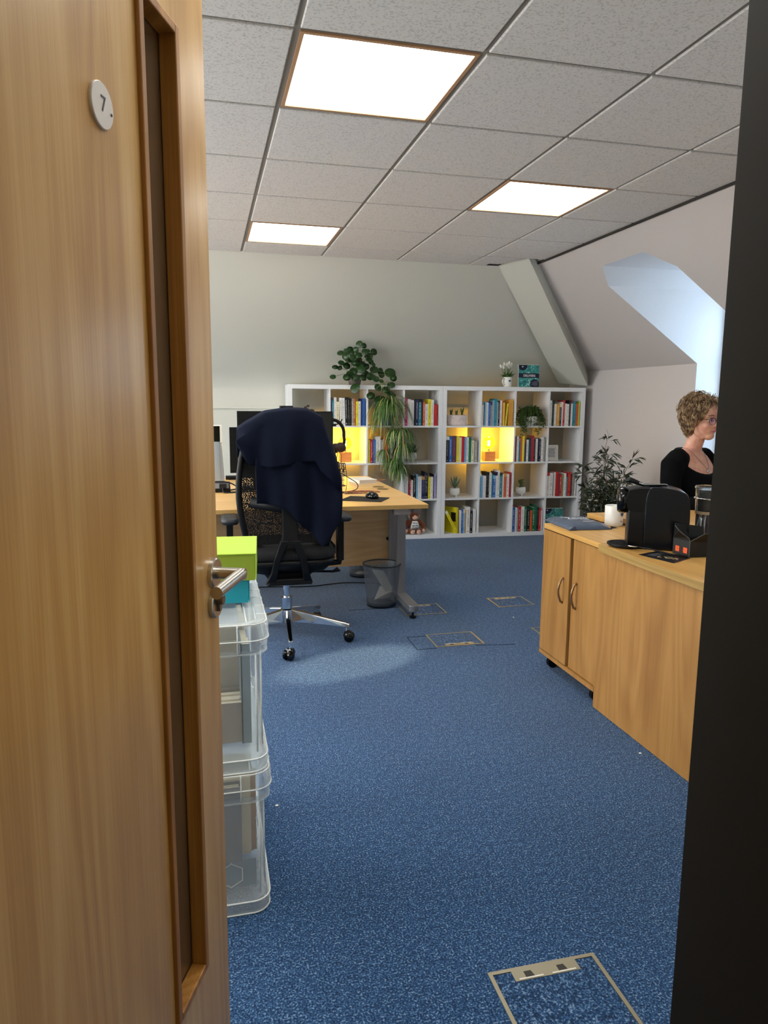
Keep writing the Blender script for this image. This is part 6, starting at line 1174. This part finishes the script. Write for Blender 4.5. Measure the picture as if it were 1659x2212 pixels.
for s in (-1, 1):
    mb.tube([(-0.01, s * 0.10, 1.02), (-0.012, s * 0.165, 1.0), (0.0, s * 0.205, 0.90), (0.03, s * 0.225, 0.775)], [0.04, 0.05, 0.043, 0.036], 14)
    mb.tube([(0.03, s * 0.225, 0.775), (0.13, s * 0.19, 0.785), (0.235, s * 0.125, 0.795)], [0.037, 0.032, 0.023], 14)
    mb.M = Matrix.Translation((0.235, s * 0.125, 0.795)) @ Matrix.Rotation(-s * 0.45, 4, 'Z') @ Matrix.Rotation(0.12, 4, 'Y')
    mb.ell((0.045, 0, -0.002), (0.052, 0.036, 0.014), 16, 10)
    for i, (fy, fl) in enumerate(((-0.026, 0.062), (-0.009, 0.070), (0.009, 0.067), (0.026, 0.053))):
        mb.tube([(0.075, fy, 0.0), (0.075 + fl * .5, fy * 1.1, 0.002), (0.075 + fl * .85, fy * 1.15, -0.012), (0.075 + fl, fy * 1.15, -0.022)], [0.0088, 0.0082, 0.0075, 0.0058], 8)
    mb.tube([(0.02, -s * -0.026 * -1, -0.004), (0.05, s * -0.045 * -1 * -1, -0.008), (0.078, s * -0.052, -0.014)], [0.011, 0.0095, 0.007], 8)
    mb.M = Matrix.Identity(4)
    mb.tube([(0.0, s * 0.085, 0.53), (0.22, s * 0.10, 0.545), (0.40, s * 0.10, 0.515)], [0.088, 0.075, 0.055], 16)
    mb.tube([(0.40, s * 0.10, 0.515), (0.39, s * 0.105, 0.30), (0.375, s * 0.11, 0.09)], [0.053, 0.050, 0.034], 14)
    mb.ell((0.43, s * 0.11, 0.042), (0.12, 0.042, 0.04), 16, 10)
mb.M = hd
mb.ell((-0.012, 0, 0.055), (0.086, 0.070, 0.082), 28, 20)            # cranium
mb.ell((0.022, 0, -0.018), (0.058, 0.054, 0.070), 24, 16)            # face
mb.ell((0.045, 0, -0.066), (0.032, 0.032, 0.024), 18, 12)            # chin
for s in (-1, 1):
    mb.ell((0.045, s * 0.034, -0.012), (0.026, 0.022, 0.026), 14, 10)  # cheek
    mb.tube([(0.0, s * 0.055, -0.02), (0.01, s * 0.046, -0.052), (0.04, s * 0.02, -0.075)], [0.016, 0.018, 0.016], 12)
    mb.ell((0.0, s * 0.071, 0.006), (0.016, 0.007, 0.028), 12, 10)     # ear
    mb.ell((0.062, s * 0.030, 0.040), (0.014, 0.022, 0.008), 12, 8)    # brow
    mb.ell((0.079, s * 0.010, -0.008), (0.008, 0.008, 0.007), 10, 8)   # nostril
mb.tube([(0.068, 0, 0.032), (0.080, 0, 0.010), (0.092, 0, -0.006), (0.080, 0, -0.014)], [0.008, 0.008, 0.0095, 0.007], 12)
mb.tube([(0.066, -0.024, -0.036), (0.079, 0, -0.0335), (0.066, 0.024, -0.036)], [0.003, 0.006, 0.003], 10); mb.tube([(0.064, -0.02, -0.044), (0.077, 0, -0.045), (0.064, 0.02, -0.044)], [0.003, 0.0065, 0.003], 10)
body = obj('body', mb, skin, wo); remesh(body, 0.0042, 3, 0.5)
mb = MB(); mb.M = hd; mb.tube([(0.070, -0.023, -0.0405), (0.0825, 0, -0.0395), (0.070, 0.023, -0.0405)], [0.0016, 0.0028, 0.0016], 8); mb.tube([(0.0725, -0.018, -0.0365), (0.084, 0, -0.0355), (0.0725, 0.018, -0.0365)], [0.002, 0.0038, 0.002], 8); obj('lips', mb, mat('lips', 'b4626a', 0.45), wo, smooth=True)
for s in (-1, 1):
    mb = MB(); mb.M = hd; mb.ell((0.063, s * 0.030, 0.022), (0.0125, 0.0135, 0.0075), 16, 10); e = obj('eye', mb, mat('eye_white', 'e6ddd6', 0.2), wo, smooth=True)
    mb = MB(); mb.M = hd; mb.ell((0.0735, s * 0.030, 0.021), (0.003, 0.006, 0.006), 12, 8); obj('iris', mb, mat('iris_brown', '3a3026', 0.2), e, smooth=True)
    mb = MB(); mb.M = hd; mb.tube([(0.066, s * 0.044, 0.024), (0.0765, s * 0.030, 0.0298), (0.070, s * 0.018, 0.025)], 0.0013, 5); mb.tube([(0.066, s * 0.052, 0.043), (0.077, s * 0.035, 0.051), (0.078, s * 0.017, 0.046)], [0.0012, 0.0024, 0.002], 6); obj('eyebrow', mb, mat('brow_brown', '6b5038', 0.8), wo)
# glasses: resting on the nose and ears, so a thing of their own
gt = thing('glasses', 'dark rimmed glasses with violet reflections worn by the woman', 'glasses', (2.630, 3.47, 0), -1.15)
fr = mat('glasses_frame', '1d1420', 0.25)
mb = MB(); mb.M = hd
for s in (-1, 1):
    mb.tube([(0.0865 - 0.25 * abs(0.021 * math.cos(a) * 1) * 0 - 0.006 * (1 if s * math.cos(a) * s > 0.5 else 0), s * (0.032 + 0.0225 * math.cos(a)), 0.017 + 0.019 * math.sin(a)) for a in [2 * PI * k / 22 for k in range(22)]], [0.0019 if math.sin(2 * PI * k / 22) > -0.3 else 0.0011 for k in range(22)], 6, closed=True)
    mb.tube([(0.082, s * 0.0545, 0.024), (0.074, s * 0.066, 0.026), (0.04, s * 0.072, 0.026), (0.0, s * 0.077, 0.022), (-0.015, s * 0.077, 0.008)], 0.0019, 6)
mb.tube([(0.0865, -0.010, 0.022), (0.090, 0, 0.024), (0.0865, 0.010, 0.022)], 0.0015, 6); obj('frame', mb, fr, gt, smooth=True)
mb = MB(); mb.M = hd
for s in (-1, 1): mb._add([(0.0855, s * (0.032 + 0.021 * math.cos(a)), 0.017 + 0.0175 * math.sin(a)) for a in [2 * PI * k / 18 for k in range(18)]], [tuple(range(18))])
lens = bpy.data.materials.new('lens'); lens.use_nodes = True; nt = lens.node_tree; nt.nodes.remove(nt.nodes['Principled BSDF']); tr = N(nt, 'ShaderNodeBsdfTransparent'); gg = N(nt, 'ShaderNodeBsdfGlossy'); gg.inputs['Color'].default_value = rgb('9a7ae0'); gg.inputs['Roughness'].default_value = 0.05; nz = N(nt, 'ShaderNodeTexNoise'); nz.inputs['Scale'].default_value = 40; rp_ = ramp(nt, [(0.3, (0.08,) * 3), (0.7, (0.3,) * 3)]); nt.links.new(nz.outputs['Fac'], rp_.inputs[0]); mx = N(nt, 'ShaderNodeMixShader'); nt.links.new(rp_.outputs[0], mx.inputs[0]); nt.links.new(tr.outputs[0], mx.inputs[1]); nt.links.new(gg.outputs[0], mx.inputs[2]); nt.links.new(mx.outputs[0], nt.nodes['Material Output'].inputs['Surface'])
obj('lens', mb, lens, gt)
# hair: cap and curls
hairm = bpy.data.materials.new('curly_hair'); hairm.use_nodes = True; nt = hairm.node_tree; b = nt.nodes['Principled BSDF']; tc = N(nt, 'ShaderNodeTexCoord'); nz = N(nt, 'ShaderNodeTexNoise'); nz.inputs['Scale'].default_value = 45; nt.links.new(tc.outputs['Object'], nz.inputs['Vector']); rm = ramp(nt, [(0.35, rgb('4f3925')), (0.52, rgb('8a6d4c')), (0.70, rgb('d0b794'))]); nt.links.new(nz.outputs['Fac'], rm.inputs[0]); nt.links.new(rm.outputs[0], b.inputs['Base Color']); b.inputs['Roughness'].default_value = 0.45
mb = MB(); mb.M = hd; mb.ell((-0.024, 0, 0.062), (0.092, 0.086, 0.088), 28, 20); mb.ell((-0.052, 0, -0.012), (0.060, 0.080, 0.085), 20, 14)
for s in (-1, 1): mb.ell((-0.018, s * 0.066, -0.005), (0.030, 0.020, 0.060), 14, 10)
hair = obj('hair', mb, hairm, wo); remesh(hair, 0.006, 3)
hm = MB(); hm.M = hd; rnd = random.Random(31)
for k in range(1700):
    a = rnd.uniform(-PI, PI); e = math.asin(rnd.uniform(-0.75, 1.0)); d = Vector((math.cos(e) * math.cos(a), math.cos(e) * math.sin(a), math.sin(e)))
    if abs(a) < 0.75 and e < 0.55: continue
    if abs(a) < 1.15 and e < 0.10: continue
    if abs(a) < 1.45 and e < -0.35: continue
    p = Vector((-0.024, 0, 0.055)) + Vector((d.x * 0.090, d.y * 0.086, d.z * (0.086 if d.z > 0 else 0.125)))
    L = rnd.uniform(0.05, 0.095); dn = Vector((-0.25, 0, -1)); fall = (dn - d * d.dot(dn)).normalized() + d * (0.10 if e > 0.3 else 0.0) + Vector((0, 0, -0.35 if e < 0.5 else 0)); fall.normalize()
    t1 = fall.cross(Vector((0.3, 0.5, 0.8))).normalized(); t2 = fall.cross(t1); ph = rnd.uniform(0, 6.28); fq = rnd.uniform(70, 130); am = rnd.uniform(0.004, 0.010); P = []
    for i in range(11):
        s = L * i / 10; out = d * (0.012 * math.sin(PI * min(1, s / L)) + 0.004)
        P.append(p + out + fall * s * 0.9 + t1 * am * math.sin(fq * s + ph) + t2 * am * math.cos(fq * s + ph))
    if min(q.z for q in P) < -0.125 or min(q.x for q in P) < -0.135: continue
    if any(q.x > 0.052 and q.z < 0.075 for q in P): continue
    hm.tube(P, [0.0021 - 0.00013 * i for i in range(11)], 4)
stuff(obj('hair_curls', hm, hairm, hair, smooth=True))
# cardigan and top: offset from the body, open at the neck
cardm = mat('cardigan_black', '06070a', 0.95, bump=(420, 0.3, 0.001), spec=0.15)
def trunk_ring(z, rx, ry, cx, neck=None, n=40):
    R = []
    for k in range(n):
        a = 2 * PI * k / n; zz_ = z
        if neck: zz_ = z - neck(a)
        R.append((cx + rx * math.cos(a), ry * math.sin(a), zz_))
    return R
mb = MB()
dip = lambda dz: (lambda a: dz * max(0.0, math.cos(a)) ** 1.3)
mb.loft([trunk_ring(0.50, 0.15, 0.19, -0.02), trunk_ring(0.60, 0.137, 0.172, -0.015), trunk_ring(0.70, 0.118, 0.15, -0.008), trunk_ring(0.80, 0.135, 0.157, 0.012, dip(0.0)), trunk_ring(0.88, 0.14, 0.170, 0.012, dip(0.01)), trunk_ring(0.955, 0.118, 0.182, 0.0, dip(0.03)), trunk_ring(1.01, 0.100, 0.176, -0.005, dip(0.07)), trunk_ring(1.045, 0.088, 0.145, -0.008, dip(0.11)), trunk_ring(1.066, 0.085, 0.108, -0.008, dip(0.145)), trunk_ring(1.074, 0.078, 0.088, -0.008, dip(0.155))], cap=True)
for s in (-1, 1):
    mb.tube([(-0.01, s * 0.075, 1.012), (-0.012, s * 0.13, 1.010), (-0.012, s * 0.178, 0.985), (0.0, s * 0.208, 0.90), (0.02, s * 0.226, 0.82), (0.035, s * 0.228, 0.772)], [0.045, 0.064, 0.064, 0.055, 0.048, 0.046], 18); mb.tube([(0.025, s * 0.228, 0.79), (0.06, s * 0.215, 0.778), (0.13, s * 0.19, 0.788), (0.225, s * 0.130, 0.797)], [0.04, 0.045, 0.040, 0.033], 18)
o = obj('cardigan', mb, cardm, wo); remesh(o, 0.005, 4, 0.5)
mb = MB()
for s in (-1, 1):
    mb.tube([(0.0, s * 0.085, 0.53), (0.22, s * 0.10, 0.548), (0.40, s * 0.10, 0.515)], [0.098, 0.084, 0.065], 16); mb.tube([(0.40, s * 0.10, 0.515), (0.39, s * 0.105, 0.30), (0.375, s * 0.11, 0.10)], [0.064, 0.060, 0.046], 14)
mb.ell((-0.02, 0, 0.54), (0.15, 0.19, 0.08), 20, 12)
o = obj('trousers', mb, mat('trousers_dark', '181b24', 0.85), wo); remesh(o, 0.009, 6)
for s in (-1, 1):
    mb = MB(); mb.ell((0.435, s * 0.11, 0.040), (0.13, 0.048, 0.040), 18, 12); me2 = mb.mesh('shoe', blk, True)
    for v in me2.vertices: v.co.z = max(v.co.z, 0.0)
    obj('shoe', me2, None, wo)
mb = MB(); mb.tube([(0.105 - 0.0, -0.045 + 0.09 * k / 8, 0.93 - 0.0 * k) for k in range(9)], 0.002, 4) if False else None
t = thing('necklace', 'fine silver necklace with a round pendant worn by the woman', 'necklace', (2.630, 3.47, 0), -1.15)
P = [(-0.045, -0.045, 1.085), (-0.01, -0.060, 1.075), (0.035, -0.058, 1.050), (0.075, -0.035, 1.010), (0.104, 0.0, 0.962), (0.075, 0.035, 1.010), (0.035, 0.058, 1.050), (-0.01, 0.060, 1.075), (-0.045, 0.045, 1.085)]
bpy.context.view_layer.update(); dg_ = bpy.context.evaluated_depsgraph_get(); be = body.evaluated_get(dg_); Q = []
for p in cr(P, 5):
    ok_, co, nn, ix = be.closest_point_on_mesh(p)
    Q.append(co + nn * 0.002 if ok_ and (co - p).length < 0.06 else p)
mb = MB(); mb.tube(Q, 0.0012, 5); obj('chain', mb, silver, t, smooth=True); pend = Q[len(Q) // 2]
mb = MB(); mb.M = Matrix.Translation((pend.x + 0.003, 0, pend.z - 0.009)) @ Matrix.Rotation(PI / 2, 4, 'Y'); mb.tube([(0.009 * math.cos(a), 0.009 * math.sin(a), 0) for a in [2 * PI * k / 16 for k in range(16)]], 0.0028, 6, closed=True); obj('pendant', mb, chrome, t, smooth=True)
